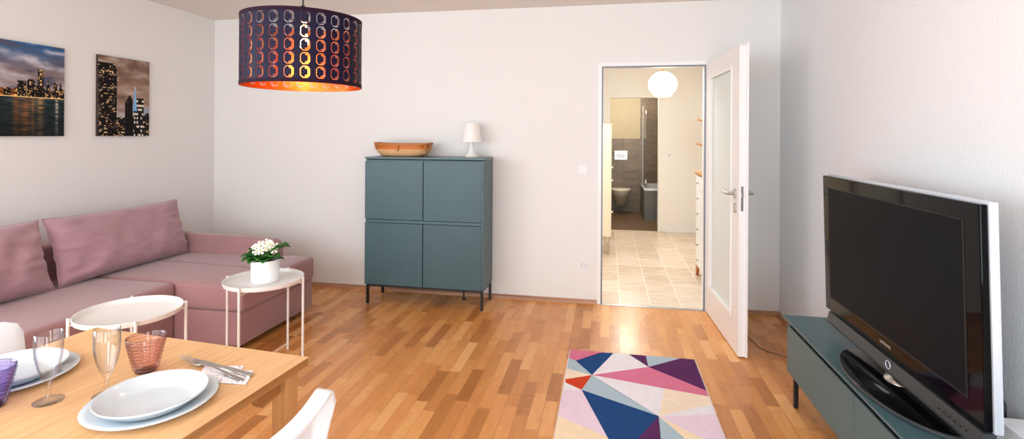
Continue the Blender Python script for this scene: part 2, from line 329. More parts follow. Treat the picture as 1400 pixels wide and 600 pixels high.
b = B(); box(b, DX0+0.001, -0.02, 0.0, DX1-0.001, 0.02, 0.004, 0.0015); struct('trim_4', b, M['sill'], 'steel threshold strip')

# ------------------------------------------------------------ open door leaf
HX, HY = 4.556, -0.012; TX, TY = 4.600, -0.895
du = Vector((TX-HX, TY-HY, 0)).normalized(); dn = Vector((-du.y, du.x, 0))      # dn points to +x (towards the right wall)
if dn.x < 0: dn = -dn
DM = Matrix(((du.x, dn.x, 0, HX), (du.y, dn.y, 0, HY), (0, 0, 1, 0), (0, 0, 0, 1)))
def dbox(bm, u0, n0, z0, u1, n1, z1, bev=0): return box(bm, u0, n0, z0, u1, n1, z1, bev, M4=DM)
LL, TT = 0.884, 0.04
b = B(); g0, g1, gz0, gz1 = 0.125, 0.70, 0.235, 1.875
dbox(b, 0, 0, 0.008, g0, TT, 2.008); dbox(b, g1, 0, 0.008, LL, TT, 2.008); dbox(b, g0, 0, 0.008, g1, TT, gz0); dbox(b, g0, 0, gz1, g1, TT, 2.008)
door = struct('door_1', b, M['doorw'], 'open white interior door leaf with a tall frosted pane')
door.data.materials.append(M['white'])
b = B()
for u0_, u1_, z0_, z1_ in ((0, g0, .008, 2.02), (g1, LL+.013, .008, 2.02), (g0, g1, .008, gz0), (g0, g1, gz1, 2.02)): dbox(b, u0_, TT+0.0002, z0_, u1_, TT+0.014, z1_)
obj('door_rebate', b, M['doorw'], door)
b = B(); dbox(b, g0+0.002, 0.018, gz0+0.002, g1-0.002, 0.024, gz1-0.002); obj('frosted_pane', b, M['frost'], door)['label'] = 'frosted glass pane'
b = B(); q = 0.02
for n0 in (-0.006, TT+0.0142):
    dbox(b, g0-q, n0, gz0-q, g0+.004, n0+.006, gz1+q, .001); dbox(b, g1-.004, n0, gz0-q, g1+q, n0+.006, gz1+q, .001)
    dbox(b, g0+.004, n0, gz0-q, g1-.004, n0+.006, gz0+.004, .001); dbox(b, g0+.004, n0, gz1-.004, g1-.004, n0+.006, gz1+q, .001)
obj('pane_moulding', b, M['white'], door)
def T(p): return DM @ Vector(p)
for side in (-1, 1):
    n0 = 0 if side < 0 else TT+0.014
    b = B(); uh, zh = 0.812, 1.045
    for zc in (zh, zh-0.092):
        prof = rrect(0.034, 0.066, 0.016)
        lo = [b.verts.new(T((uh+p[0], n0+side*0.0002, zc+p[1]))) for p in prof]; hi = [b.verts.new(T((uh+p[0], n0+side*0.009, zc+p[1]))) for p in prof]; n = len(prof)
        b.faces.new(lo[::-1]); b.faces.new(hi)
        for i in range(n): b.faces.new((lo[i], lo[(i+1) % n], hi[(i+1) % n], hi[i]))
    hd = obj('door_handle', b, M['chrome'], door)
    b = B(); tube(b, [T((uh, n0+side*.008, zh)), T((uh, n0+side*.035, zh)), T((uh, n0+side*.05, zh)), T((uh-.015, n0+side*.056, zh)), T((uh-.06, n0+side*.054, zh-.001)), T((uh-.1, n0+side*.05, zh+.004)), T((uh-.125, n0+side*.046, zh+.012))], [.009, .009, .009, .0095, .0095, .0095, .008], 12)
    obj('lever', b, M['chrome'], hd, True)
b = B(); dbox(b, LL, 0.013, 0.94, LL+0.0015, 0.027, 1.1); dbox(b, LL, .014, 1.03, LL+.008, .026, 1.055, .001); obj('latch_plate', b, M['chrome'], door)
b = B()
for z in (0.25, 1.78): tube(b, [T((-0.004, TT+0.02, z)), T((-0.004, TT+0.02, z+0.08))], 0.007, 12)
obj('hinge', b, M['chrome'], door, True)

# ------------------------------------------------------------ hallway and bathroom
HYB = 3.5
b = B(); box(b, 3.2, 0.0001, -0.08, 5.2, HYB+0.1, 0); struct('floor_hall', b, M['halltile'], 'beige tiled hallway floor')
b = B(); box(b, 3.2, 0.1201, H, 5.2, HYB+.1, H+.08); struct('ceiling_hall', b, M['hallw'])
b = B(); box(b, 3.2, .1201, 0, 3.3, HYB, H); struct('wall_hall_left', b, M['hallw'])
b = B(); box(b, 5.12, .1201, 0, 5.2, HYB, H); struct('wall_hall_right', b, M['hallw'])
BX0, BX1, BZ = 3.80, 4.503, 1.985
b = B(); box(b, 3.2, HYB, 0, BX0, HYB+.1, H); box(b, BX1, HYB, 0, 5.2, HYB+.1, H); box(b, BX0, HYB, BZ, BX1, HYB+.1, H); struct('wall_hall_back', b, M['hallw'])
b = B(); f = .04
box(b, BX0-f, HYB-.012, 0, BX0, HYB, BZ+f); box(b, BX1, HYB-.012, 0, BX1+f, HYB, BZ+f); box(b, BX0, HYB-.012, BZ, BX1, HYB, BZ+f); struct('trim_5', b, M['hallw'])
b = B(); box(b, BX1+f, HYB-.012, 0, 5.12, HYB, 0.06, .003); struct('baseboard_hall', b, M['white'])
b = B(); box(b, 3.3, HYB+.1, -.08, 5.2, 5.6, 0); box(b, BX0+.001, HYB+.03, 0, BX1-.001, HYB+.1, .001); struct('floor_bath', b, M['bathfloor'], 'dark brown bathroom floor')
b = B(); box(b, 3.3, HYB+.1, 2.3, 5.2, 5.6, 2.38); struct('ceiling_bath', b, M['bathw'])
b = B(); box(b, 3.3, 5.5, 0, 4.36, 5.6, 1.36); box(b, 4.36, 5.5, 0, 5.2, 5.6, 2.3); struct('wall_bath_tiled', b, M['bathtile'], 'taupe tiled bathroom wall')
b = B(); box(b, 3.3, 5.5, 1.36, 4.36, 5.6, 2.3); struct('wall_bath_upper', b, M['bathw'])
b = B(); box(b, 3.3, HYB+.1, 0, 3.4, 5.5, 2.3); struct('wall_bath_left', b, M['bathtileY'])
b = B(); box(b, 5.1, HYB+.1, 0, 5.2, 5.5, 2.3); struct('wall_bath_right', b, M['bathtileY'])

# ------------------------------------------------------------ wall fittings
def wallplate(name, label, cat, x, z, y=0.0, kind='socket', s=0.08):
    t = thing(name, label, cat, (x, y, z))
    b = B(); box(b, x-s/2, y-.009, z-s/2, x+s/2, y, z+s/2, .003); obj('cover_plate', b, M['plug'], t)
    if kind == 'socket':
        b = B(); prof = [(0.0, 0), (0.019, 0), (0.0195, .006), (.024, .008), (.024, .002), (.0, .002)]
        lathe(b, [(0.001, .0), (.0185, .0), (.021, .012), (.025, .013), (.0255, .009)], 0, 0, 28)
        rot = Matrix.Translation((x, y-.0005, z)) @ Matrix.Rotation(PI/2, 4, 'X'); b.transform(rot); k = obj('socket_well', b, M['sockin'], t, True)
        b = B()
        for dx in (-.0095, .0095): tube(b, [(x+dx, y-.0005, z), (x+dx, y-.0135, z)], .0026, 8)
        obj('contact_hole', b, M['darkgrey'], k)
    elif kind == 'switch':
        b = B(); box(b, x-.027, y-.014, z-.027, x-.001, y-.009, z+.027, .002); obj('rocker', b, M['white'], t)
        b = B(); box(b, x+.001, y-.013, z-.027, x+.027, y-.009, z+.027, .002); obj('rocker', b, M['white'], t)
    else:
        b = B(); tube(b, [(x, y-.009, z), (x, y-.014, z)], .013, 20); obj('dial', b, M['chrome'], t, True)
    return t
wallplate('wall_socket', 'white wall socket low on the wall left of the doorway', 'socket', 3.576, .318)
wallplate('light_switch', 'white double rocker light switch beside the doorway', 'light switch', 3.566, 1.124, kind='switch')
wallplate('wall_dial', 'small square wall dial on the far hallway wall', 'dial', 4.66, 1.135, HYB, 'dial', .07)

# ------------------------------------------------------------ pictures on canvas
def canvas(label, y0, y1, z0, z1, nx, nz, fn):
    """y0 = left edge seen from the room (nearer the camera), y1 = right edge"""
    t = thing('canvas_picture', label, 'picture', (0, (y0+y1)/2, z0), 0, 'city skyline canvases on the left wall')
    b = B(); box(b, 0.0005, y0, z0, 0.0195, y1, z1, .001); obj('stretcher_frame', b, M['canvasedge'], t)
    me = bpy.data.meshes.new('print'); vs = []; fs = []; cols = []
    for j in range(nz+1):
        for i in range(nx+1): vs.append((0.0203, y0+(y1-y0)*i/nx, z0+(z1-z0)*j/nz))
    for j in range(nz):
        for i in range(nx):
            a = j*(nx+1)+i; fs.append((a, a+1, a+nx+2, a+nx+1)); c = fn((y1-y0)*(i+.5)/nx, (z1-z0)*(j+.5)/nz)
            cols += list(lin([max(0, min(255, v)) for v in c]))*4
    bl = len(vs); vs += [(0.0196, y0, z0), (0.0196, y1, z0), (0.0196, y1, z1), (0.0196, y0, z1)]; fs.append((bl, bl+3, bl+2, bl+1)); cols += [0, 0, 0, 1]*4
    me.from_pydata([(v[0], v[1]-(y0+y1)/2, v[2]-z0) for v in vs], [], fs); me.update()
    at = me.color_attributes.new('Col', 'FLOAT_COLOR', 'CORNER'); at.data.foreach_set('color', cols)
    me.materials.append(M['pic']); o = bpy.data.objects.new('print', me); C.objects.link(o); o.parent = t
def lerp(a, b, t): t = max(0, min(1, t)); return tuple(p+(q-p)*t for p, q in zip(a, b))
random.seed(4)
def fb(x, y, s=1, o=4): return noise.fractal(Vector((x*s, y*s, 3.3)), 1.0, 2.0, o)
def cell(x, y, sx, sy, k=0):
    v = math.sin(int(x/sx)*12.9898+int(y/sy)*78.233+k*37.719)*43758.5453; return v-math.floor(v)
def sky1(s, t):
    W1 = 0.93; d = W1-s                      # metres from the right edge
    wl = 0.262
    if t > wl:
        sky = lerp((196, 186, 184), (134, 116, 116), (t-wl)/.14) if t < wl+.14 else lerp((134, 116, 116), (44, 92, 146), (t-wl-.17)/.17)
        n = fb(s*1.0, t*3.2, 5); sky = lerp(sky, (196, 190, 200), n*1.3 if n > 0 else 0); sky = lerp(sky, (86, 82, 100), -n*1.4 if n < 0 else 0)
        h = t-wl
        for d0, d1, hh, tri in ((.137, .173, .186, 0), (.243, .295, .10, 0), (.19, .238, .113, 0), (.172, .19, .078, 0), (.125, .14, .07, 0), (.09, .122, .112, 1), (.045, .075, .105, 0), (.006, .042, .105, 1), (0, .02, .07, 0), (.33, .37, .05, 0), (.42, .47, .08, 0), (.55, .6, .11, 0), (.7, .74, .07, 0), (.8, .86, .09, 0)):
            if d0 <= d <= d1:
                top = hh if not tri else hh*(1-.75*abs((d-(d0+d1)/2)/((d1-d0)/2))) + .01
                if h < top:
                    r = cell(d, h, .006, .007, int(d0*1000))
                    return (236, 190, 122) if r > .90 else ((96, 78, 66) if r > .76 else (14, 12, 16))
        if h < .045+.02*fb(s, 1.1, 30, 2):
            r = cell(d, h, .006, .005, 9); g = (250, 200, 120) if (r > .8 or h < .006) else (46, 30, 22)
            return lerp(g, (150, 72, 30), .6 if .31 < d < .4 else 0)
        return sky
    n = fb(s*1.0, t*6, 14, 4); c = lerp((26, 38, 42), (64, 78, 82), .35+n); c = lerp(c, (10, 16, 18), (wl-t)/.34)
    for dc, wdt, col in ((.155, .022, (226, 160, 84)), (.245, .03, (214, 120, 52)), (.05, .01, (240, 228, 210)), (.2, .012, (200, 132, 60)), (.3, .02, (170, 90, 40)), (.5, .03, (214, 140, 60)), (.75, .02, (220, 150, 80))):
        k = math.exp(-((d-dc)/wdt)**2)*(0.9-(wl-t)*2.2); k *= .55+.9*fb(s*.6, t*9, 16, 3)
        if k > 0: c = lerp(c, col, min(1, k))
    if wl-t < .008: c = (255, 214, 140)
    return c
def sky2(s, t):
    sky = lerp((168, 160, 160), (158, 130, 112), (t-.15)/.12) if t < .27 else lerp((158, 130, 112), (118, 88, 74), (t-.27)/.33)
    n = fb(s, t*3, 6); sky = lerp(sky, (190, 176, 166), n*.9 if n > 0 else 0); sky = lerp(sky, (104, 82, 72), -n if n < 0 else 0)
    def win(k, p=.72, warm=(244, 206, 156)):
        r = cell(s, t, .0125, .0085, k); return warm if (r > p+.20 and (t/.0085) % 1 < .6) else ((88, 68, 52) if r > p+.1 else (13, 10, 11))
    if s < .013 and t < .5: return (86, 78, 74) if cell(s, t, .02, .012, 3) > .5 else (40, 36, 36)
    if s < .152 and t < .545 and not (s > .138 and t > .52): return (224, 184, 120) if .49 < t < .5 and cell(s, 0, .02, 1, 5) > .5 else win(1, .70)
    if s < .12 and .545 <= t < .56: return (22, 18, 18)
    if abs(s-.308) < .002+(.395-t)*.09 and .2 < t < .395: return (120, 176, 222) if t < .36 else (170, 206, 236)
    if .22 < s < .29 and t < .33-abs(s-.262)*1.6 + .0: return win(2, .86)
    if .295 < s < .39 and t < .307: return (226, 212, 196) if (int(t/.017) % 2 == 0 and cell(s, t, .012, .017, 4) > .5) else (24, 20, 22)
    if s > .36 and t < .17+.03*fb(s, 2, 20): return win(6, .66)
    if t < .15+.05*fb(s, .5, 9, 2): return (214, 96, 40) if (.395 < s < .41 and .03 < t < .055) else win(7, .62)
    if s > .39 and t < .23: return (150, 160, 176)
    return sky
canvas('large canvas of a lit skyline above dark water at dusk, nearest the camera', -2.36, -1.43, 1.393, 2.006, 200, 132, sky1)
canvas('small upright canvas of night towers with a blue spire', -1.187, -.747, 1.393, 2.005, 110, 152, sky2)

# ------------------------------------------------------------ corner sofa
sofa = thing('corner_sofa', 'dusty pink fabric corner sofa with a chaise by the left wall', 'sofa', (0.75, -1.7, 0))
SY0, SY1 = -2.95, -0.64
b = B(); box(b, .06, SY0+.1, .045, .965, -1.475, .262, .012, 3); obj('seat_base', b, M['pink'], sofa, True)
b = B(); box(b, .06, -1.468, .045, 1.452, SY1, .262, .012, 3); obj('chaise_base', b, M['pink'], sofa, True)
def softbox(x0, y0, z0, x1, y1, z1, bev, amp, nm, m):
    b = B(); box(b, x0, y0, z0, x1, y1, z1, bev, 4)
    bmesh.ops.subdivide_edges(b, edges=[e for e in b.edges if e.calc_length() > .1], cuts=12, use_grid_fill=True)
    cx, cy = (x0+x1)/2, (y0+y1)/2
    for v in b.verts:
        if v.co.z > (z0+z1)/2: v.co.z += amp*(1-((v.co.x-cx)/((x1-x0)/2))**2)*(1-((v.co.y-cy)/((y1-y0)/2))**2) + .003*noise.noise(v.co*5)
    return obj(nm, b, m, sofa, True, 60)
softbox(.15, SY0+.1, .264, .982, -1.478, .437, .03, .008, 'seat_cushion', M['pink'])
b = B(); prism(b, [(.15, -1.474), (1.474, -1.474), (1.474, SY1), (1.22, SY1), (1.22, -.737), (.15, -.737)], 'z', .264, .442)
bmesh.ops.bevel(b, geom=b.edges[:], offset=.032, segments=4, affect='EDGES', profile=.5); ch = obj('chaise_cushion', b, M['pink'], sofa, True, 60)
b = B(); tube(b, [(.2, -1.03, .449), (.7, -1.05, .451), (1.2, -1.08, .449), (1.45, -1.10, .443)], .0022, 6); obj('seam', b, M['pink'], ch, True)
b = B(); box(b, .002, SY0+.1, .05, .17, -.76, .68, .03, 4); obj('backrest', b, M['pink'], sofa, True)
b = B(); prism(b, [(0.02, .05), (1.2, .05), (1.2, .50), (1.185, .55), (1.15, .572), (.9, .585), (.02, .60)], 'y', -.732, SY1)
bmesh.ops.bevel(b, geom=[e for e in b.edges], offset=.018, segments=3, affect='EDGES', profile=.5, clamp_overlap=True); obj('low_arm', b, M['pink'], sofa, True, 50)
b = B(); box(b, .02, SY0-.06, .05, .93, SY0+.09, .60, .03, 4); obj('side_arm', b, M['pink'], sofa, True)
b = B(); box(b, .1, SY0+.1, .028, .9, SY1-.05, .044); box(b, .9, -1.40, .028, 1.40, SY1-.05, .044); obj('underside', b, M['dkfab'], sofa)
for (x, y) in ((1.40, -.70), (1.38, -1.38), (.9, -2.8), (.1, -2.8), (.1, -.75)):
    b = B(); tube(b, [(x-.01, y, .0225), (x+.012, y, .0225)], .0225, 16); box(b, x-.02, y-.012, .03, x+.02, y+.012, .048); obj('castor', b, M['chrome' if x > 1.39 else 'black'], sofa, True)

def cushion(label, yc, wd, ht, th, xb, zb, lean, seed, tilt=0):
    """soft pillow: local u along y, v up the lean, n out towards the room"""
    t = thing('back_cushion', label, 'cushion', (xb, yc, zb), 0, 'large sofa back cushions')
    b = B(); NU, NV = 56, 34; lv = Vector((-math.sin(lean), 0, math.cos(lean))); nv = Vector((math.cos(lean), 0, math.sin(lean))); uv = Vector((0, 1, 0))
    sheets = []
    for sgn in (1, -1):
        g = []
        for j in range(NV+1):
            row = []
            for i in range(NU+1):
                u = -1+2*i/NU; v = -1+2*j/NV
                e = (1-abs(u)**3.2)*(1-abs(v)**2.6); th_ = th/2*max(0, e)**.55
                if v < 0: th_ *= 1+.25*(-v)*(1-u*u)
                pu = u*(1-.045*(1-v*v)); pv = v*(1-.06*(1-u**2)**.8)
                edge = abs(u)**3+abs(v)**4
                wr = .012*noise.noise(Vector((u*3+seed, v*1.4-u*1.5, seed)))*2 + .010*math.sin((v*5+2.2*noise.noise(Vector((u*2, v*2, seed))))*3)*max(0, abs(u)-.45)**1.2*2.2
                wr += .007*noise.noise(Vector((u*7+v*3, v*7, seed+4)))
                th_ += (wr if e > .02 else 0)*min(1, e*5)
                p = uv*(pu*wd/2) + lv*((pv+1)*ht/2) + nv*(sgn*th_) + Vector((0, 0, tilt*u)) 
                p += nv*.012*noise.noise(Vector((u*4, v*4, seed+9)))*min(1, edge)
                row.append(b.verts.new(Vector((xb, yc, zb))+p) if (sgn == 1 or (0 < i < NU and 0 < j < NV)) else sheets[0][j][i])
            g.append(row)
        sheets.append(g)
        for j in range(NV):
            for i in range(NU):
                q = (g[j][i], g[j][i+1], g[j+1][i+1], g[j+1][i])
                try: b.faces.new(q if sgn == 1 else q[::-1])
                except ValueError: pass
    zm = min(v.co.z for v in b.verts)
    bmesh.ops.translate(b, verts=b.verts, vec=(0, 0, .446-zm))
    border = [sheets[0][0][i].co.copy() for i in range(NU+1)] + [sheets[0][j][NU].co.copy() for j in range(1, NV+1)] + [sheets[0][NV][i].co.copy() for i in range(NU-1, -1, -1)] + [sheets[0][j][0].co.copy() for j in range(NV-1, 0, -1)]
    cv = obj('cover', b, M['pinkc'], t, True, 180)
    b = B(); tube(b, border, .0028, 6, closed=True); obj('piping', b, M['pinkc'], cv, True)
    return t
cushion('long mauve back cushion at the corner end of the pink sofa', -1.250, 1.03, .445, .20, .405, .46, math.radians(17), 1.0)
cushion('long mauve back cushion cut off by the left edge of the photo', -2.30, 1.02, .445, .22, .41, .46, math.radians(17), 5.0)

# ------------------------------------------------------------ tray tables
TR, TZ = .226, .535
def tray_table(loc, angs, label):
    t = thing('tray_table', label, 'side table', loc, 0, 'round white tray tables')
    x, y = loc[0], loc[1]
    b = B(); lathe(b, [(0, .512), (TR-.012, .512), (TR-.006, .515), (TR-.001, TZ), (TR+.002, TZ), (TR+.003, TZ-.002), (TR-.001, .512), (TR-.006, .5085), (0, .5085)], x, y, 72); obj('tray', b, M['traym'], t, True, 35)
    R1 = TR+.011
    for i, a in enumerate(angs):
        a = math.radians(a); b = B(); p = (x+R1*math.cos(a), y+R1*math.sin(a))
        tube(b, [(p[0], p[1], 0), (p[0], p[1], TZ+.003)], .0075, 12); obj('leg', b, M['traym'], t, True)
    P_ = [(x+R1*math.cos(math.radians(a)), y+R1*math.sin(math.radians(a))) for a in angs]
    for z in (.03, .503):
        for i, j in ((0, 2), (1, 3)):
            zz = z if z > .1 else z+(.008 if i else 0)
            b = B(); tube(b, [(P_[i][0], P_[i][1], zz-(.01 if (z > .1 and i) else 0)), (P_[j][0], P_[j][1], zz-(.01 if (z > .1 and i) else 0))], .004, 8); obj('cross_brace', b, M['traym'], t, True)
    return t
tray_table((1.70, -1.575, 0), [12, 89, 186, 273], 'white round tray table holding the potted flower')
tray_table((1.42, -2.22, 0), [42, 135, 228, 322], 'empty white round tray table in front of the sofa seat')

# flower pot
pt = thing('flower_pot', 'white ceramic pot standing on the farther tray table', 'pot', (1.70, -1.565, .512))
PX, PY, PR, PZ = 1.70, -1.565, .082, .5125
b = B(); lathe(b, [(0, 0), (PR-.006, 0), (PR-.002, .004), (PR, .132), (PR-.001, .134), (PR-.005, .134), (PR-.007, .11), (0, .11)], PX, PY, 48, z0=PZ); obj('pot_body', b, M['pot'], pt, True, 35)
b = B(); lathe(b, [(0, .117), (PR-.0075, .114), (PR-.0075, .1105), (0, .1105)], PX, PY, 32, z0=PZ); obj('soil', b, M['soil'], pt, True)
pl = thing('primrose', 'cream white flowering primrose growing in the white pot', 'plant', (PX, PY, PZ+.117))
random.seed(11)
def leafbm(b, base, az, ln, wd, rise, droop):
    N_ = 9; d = Vector((math.cos(az), math.sin(az), 0)); s = Vector((-d.y, d.x, 0)); rows = []
    for i in range(N_+1):
        k = i/N_; c = Vector(base)+d*(ln*k)+Vector((0, 0, rise*math.sin(k*PI*.62)-droop*k*k))
        ww = wd*(math.sin(PI*min(1, k*.92+.07)))**.75*(.35+.65*min(1, k*2.2)); rip = .006*math.sin(k*22)
        rows.append([b.verts.new(c+s*(ww*q)+Vector((0, 0, abs(q)*ww*.35+(rip if abs(q) > .7 else -rip*.3)))) for q in (-1, -.5, 0, .5, 1)])
    for i in range(N_):
        for k in range(4): b.faces.new((rows[i][k], rows[i][k+1], rows[i+1][k+1], rows[i+1][k]))
for az, ln, wd, ri, dr in ((200, .145, .055, .045, .01), (228, .135, .06, .03, .01), (258, .125, .055, .03, .015), (300, .125, .058, .035, .015), (335, .135, .052, .045, .0), (5, .15, .048, .09, -.02), (40, .145, .05, .08, .0), (90, .12, .04, .05, .0), (140, .12, .042, .06, .0), (172, .13, .042, .07, .0), (20, .11, .035, .03, .02), (215, .09, .035, .07, -.01)):
    b = B(); leafbm(b, (PX, PY, PZ+.1195), math.radians(az), ln, wd, ri, dr)
    o = obj('leaf', b, M['leaf'], pl, True, 180); sm = o.modifiers.new('thickness', 'SOLIDIFY'); sm.thickness = .0012
fl = [(-.045, .02, .10), (-.02, -.02, .118), (.0, .01, .125), (.03, .0, .118), (.05, .02, .10), (-.02, -.055, .082), (.012, -.055, .085), (-.065, -.01, .095), (.028, -.03, .1), (-.04, -.035, .1), (.065, -.01, .085), (.0, .035, .11)]
cd_ = (CAM-Vector((PX, PY, PZ+.2))).normalized()
for (x, y, z) in fl:
    c = Vector((PX+x, PY+y, PZ+.11+z)); ax = (Vector((x*6, y*6-.5, .9)).normalized()+Vector((.3, -.9, .2))*.7).normalized()
    b = B(); s = ax.cross(Vector((0, 0, 1))).normalized(); q = s.cross(ax)
    for k in range(5):
        a = 2*PI*k/5+x*20; r = .025
        pts = []
        for (rr, da) in ((.0, 0), (.6, -.42), (.95, -.36), (1.04, -.15), (.93, 0), (1.04, .15), (.95, .36), (.6, .42)):
            pts.append(b.verts.new(c+(s*math.cos(a+da)+q*math.sin(a+da))*(r*rr)+ax*(.003*rr+.0006*(k % 2))))
        b.faces.new(pts)
    o = obj('flower_head', b, M['petal'], pl); o.modifiers.new('thickness', 'SOLIDIFY').thickness = .0008
    b = B(); tube(b, [c+ax*.0015, c+ax*.0045], [.0055, .004], 10); obj('flower_eye', b, M['yolk'], o, True)
    b = B(); tube(b, [(PX+x*.3, PY+y*.3, PZ+.1185), (PX+x*.7, PY+y*.7, PZ+.115+z*.55), c-ax*.003], .0016, 6); obj('stem', b, M['stem'], pl, True)

# ------------------------------------------------------------ pendant lamp with pierced drum shade
LX, LY, LZ0, LZ1, LR = 2.604, -2.593, 1.602, 1.865, .22
pd = thing('pendant_lamp', 'dark plum drum pendant lamp with pierced pattern and copper inside', 'lamp', (LX, LY, LZ0))
def pierced(R_):
    b = B(); NC, NR = 26, 5; z0, z1 = LZ0+.012, LZ1-.012; cw = 2*PI/NC; rh = (z1-z0)/NR
    K = 16; a_, h_ = .0160, .0205     # half-width, half-height of the motif
    def octo(s):
        out = []
        for (px, pz) in ((1, 0), (1, .3), (1, .55), (.72, .82), (.45, 1), (0, 1), (-.45, 1), (-.72, .82), (-1, .55), (-1, .3), (-1, -.0), (-1, -.3), (-1, -.55), (-.72, -.82), (-.45, -1), (0, -1), (.45, -1), (.72, -.82), (1, -.55), (1, -.3)):
            out.append((px*a_*s, pz*h_*s))
        return out
    S = [.0, .40, .50, .585, .66, .745, .82, .90, 1.0]      # ring boundaries
    def hole(ring, k, n):
        px = octo(1)[k][0]+octo(1)[(k+1) % n][0]; right = px > .004*1; left = px < -.004*1
        pz = abs(octo(1)[k][1]+octo(1)[(k+1) % n][1])/2
        if ring == 1: return False
        if right and ring in (3, 5, 7): return True
        if right and ring == 8: return False
        if left and ring in (7,): return True
        if (not left) and (not right) : return False
        return False
    for c in range(NC):
        for r in range(NR):
            th = c*cw; zc = z0+(r+.5)*rh
            def V(x, z): return b.verts.new((LX+R_*math.cos(th+x/R_), LY+R_*math.sin(th+x/R_), zc+z))
            rings = [[V(0, 0)]] + [[V(*p) for p in octo(s)] for s in S[1:]]
            n = 20
            # outer rectangle points matched to the octagon points
            hw, hh = cw*R_/2, rh/2; outer = []
            for (px, pz) in octo(1):
                k = max(abs(px)/a_, abs(pz)/h_); outer.append((max(-1, min(1, px/a_*1.0))*hw if abs(px)/a_ >= .999 else px/a_*hw, pz))
            rect = []
            for i, (px, pz) in enumerate(octo(1)):
                nx_, nz_ = px/a_, pz/h_
                if i in (3, 17): rect.append((hw, hh*(1 if nz_ > 0 else -1)))
                elif i in (7, 13): rect.append((-hw, hh*(1 if nz_ > 0 else -1)))
                elif abs(nx_) >= .999: rect.append((hw*(1 if nx_ > 0 else -1), nz_*hh))
                else: rect.append((nx_*hw, hh*(1 if nz_ > 0 else -1)))
            rings.append([V(*p) for p in rect])
            for k in range(n): b.faces.new((rings[0][0], rings[1][k], rings[1][(k+1) % n]))
            for ri in range(1, len(rings)-1):
                for k in range(n):
                    if hole(ri, k, n): continue
                    b.faces.new((rings[ri][k], rings[ri+1][k], rings[ri+1][(k+1) % n], rings[ri][(k+1) % n]))
    bmesh.ops.remove_doubles(b, verts=b.verts, dist=.00005)
    return b
so = obj('shade', pierced(LR), M['shade_o'], pd, True, 180)
obj('shade_lining', pierced(LR-.0012), M['shade_i'], so, True, 180)['label'] = 'copper foil lining'
for z0_, z1_ in ((LZ0, LZ0+.0125), (LZ1-.0125, LZ1)):
    b = B(); lathe(b, [(LR+.0012, z0_), (LR+.0012, z1_), (LR-.0005, z1_), (LR-.0005, z0_)], LX, LY, 104, closed=True); obj('rim_band', b, M['trimp'], so, True, 35)
for z0_, z1_ in ((LZ0+.0005, LZ0+.0125), (LZ1-.0125, LZ1-.0005)):
    b = B(); lathe(b, [(LR-.0007, z0_), (LR-.0007, z1_), (LR-.0018, z1_), (LR-.0018, z0_)], LX, LY, 104, closed=True); obj('rim_lining', b, M['shade_i'], so, True, 35)
b = B(); zc = LZ1-.02
for k in range(3):
    a = 2*PI*k/3+.4; tube(b, [(LX+.022*math.cos(a), LY+.022*math.sin(a), zc+.01), (LX+(LR-.003)*math.cos(a), LY+(LR-.003)*math.sin(a), zc)], .002, 6)
tube(b, [(LX+.022*math.cos(2*PI*k/24), LY+.022*math.sin(2*PI*k/24), zc+.01) for k in range(24)], .002, 6, closed=True)
obj('spider_frame', b, M['black'], pd)
b = B(); lathe(b, [(0, 1.855), (.021, 1.855), (.022, 1.885), (.016, 1.9), (.006, 1.92), (0, 1.92)], LX, LY, 24); obj('lamp_holder', b, M['blackrub'], pd, True)
b = B(); lathe(b, [(0, 1.753), (.015, 1.757), (.0225, 1.772), (.0225, 1.785), (.017, 1.805), (.0135, 1.82), (.013, 1.855), (0, 1.855)], LX, LY, 28); obj('bulb', b, M['bulb'], pd, True)
b = B(); tube(b, [(LX, LY, 1.915), (LX, LY, H-.028)], .0032, 8); obj('cord', b, M['blackrub'], pd, True)
b = B(); lathe(b, [(0, H-.0005), (.05, H-.0005), (.045, H-.022), (.01, H-.03), (0, H-.03)], LX, LY, 32); obj('ceiling_rose', b, M['blackrub'], pd, True)

# ------------------------------------------------------------ teal cabinet
cab = thing('teal_cabinet', 'tall teal four-door cabinet on thin black legs', 'cabinet', (2.283, -.22, 0))
CX0, CX1, CY0, CY1, CZ0, CZ1 = 1.772, 2.792, -.385, -.045, .166, 1.208
b = B(); t = .018
box(b, CX0, CY0+.02, CZ0, CX0+t, CY1, CZ1, .001); box(b, CX1-t, CY0+.0, CZ0, CX1, CY1, CZ1, .001)
box(b, CX0+t, CY0+.022, CZ0, CX1-t, CY1, CZ0+t); box(b, CX0+t, CY0+.022, CZ1-t-.002, CX1-t, CY1, CZ1-.002); box(b, CX0+t, CY1-.008, CZ0+t, CX1-t, CY1, CZ1-t-.002); box(b, CX0+t, CY0+.022, .68, CX1-t, CY1-.008, .70)
obj('body', b, M['teal'], cab)
b = B(); prism(b, [(CY0-.002, CZ1+.008), (CY0-.002, CZ1+.021), (CY1, CZ1+.021), (CY1, CZ1+.001), (CY0+.02, CZ1+.001)], 'x', CX0-.001, CX1+.001); obj('top_panel', b, M['tealtop'], cab)
xm = 2.283
for (x0, x1) in ((CX0, xm-.004), (xm+.004, CX1-t-.001)):
    for (z0, z1, up_) in ((.712, CZ1-.012, 1), (CZ0, .680, 1)):
        b = B(); prism(b, [(CY0+.019, z0), (CY0, z0+(.0 if z0 < .5 else .0)), (CY0, z1), (CY0+.010, z1-.0005), (CY0+.019, z1-.012)], 'x', x0, x1); obj('cabinet_door', b, M['teal'], cab)
b = B(); box(b, xm-.004, CY0+.0215, CZ0+.002, xm+.004, CY0+.024, CZ1-.012); obj('shadow_gap', b, M['groove'], cab)
b = B(); box(b, CX0+.001, CY0+.0085, .684, CX1-.001, CY0+.0215, .706); obj('shelf_edge', b, M['tealtop'], cab)
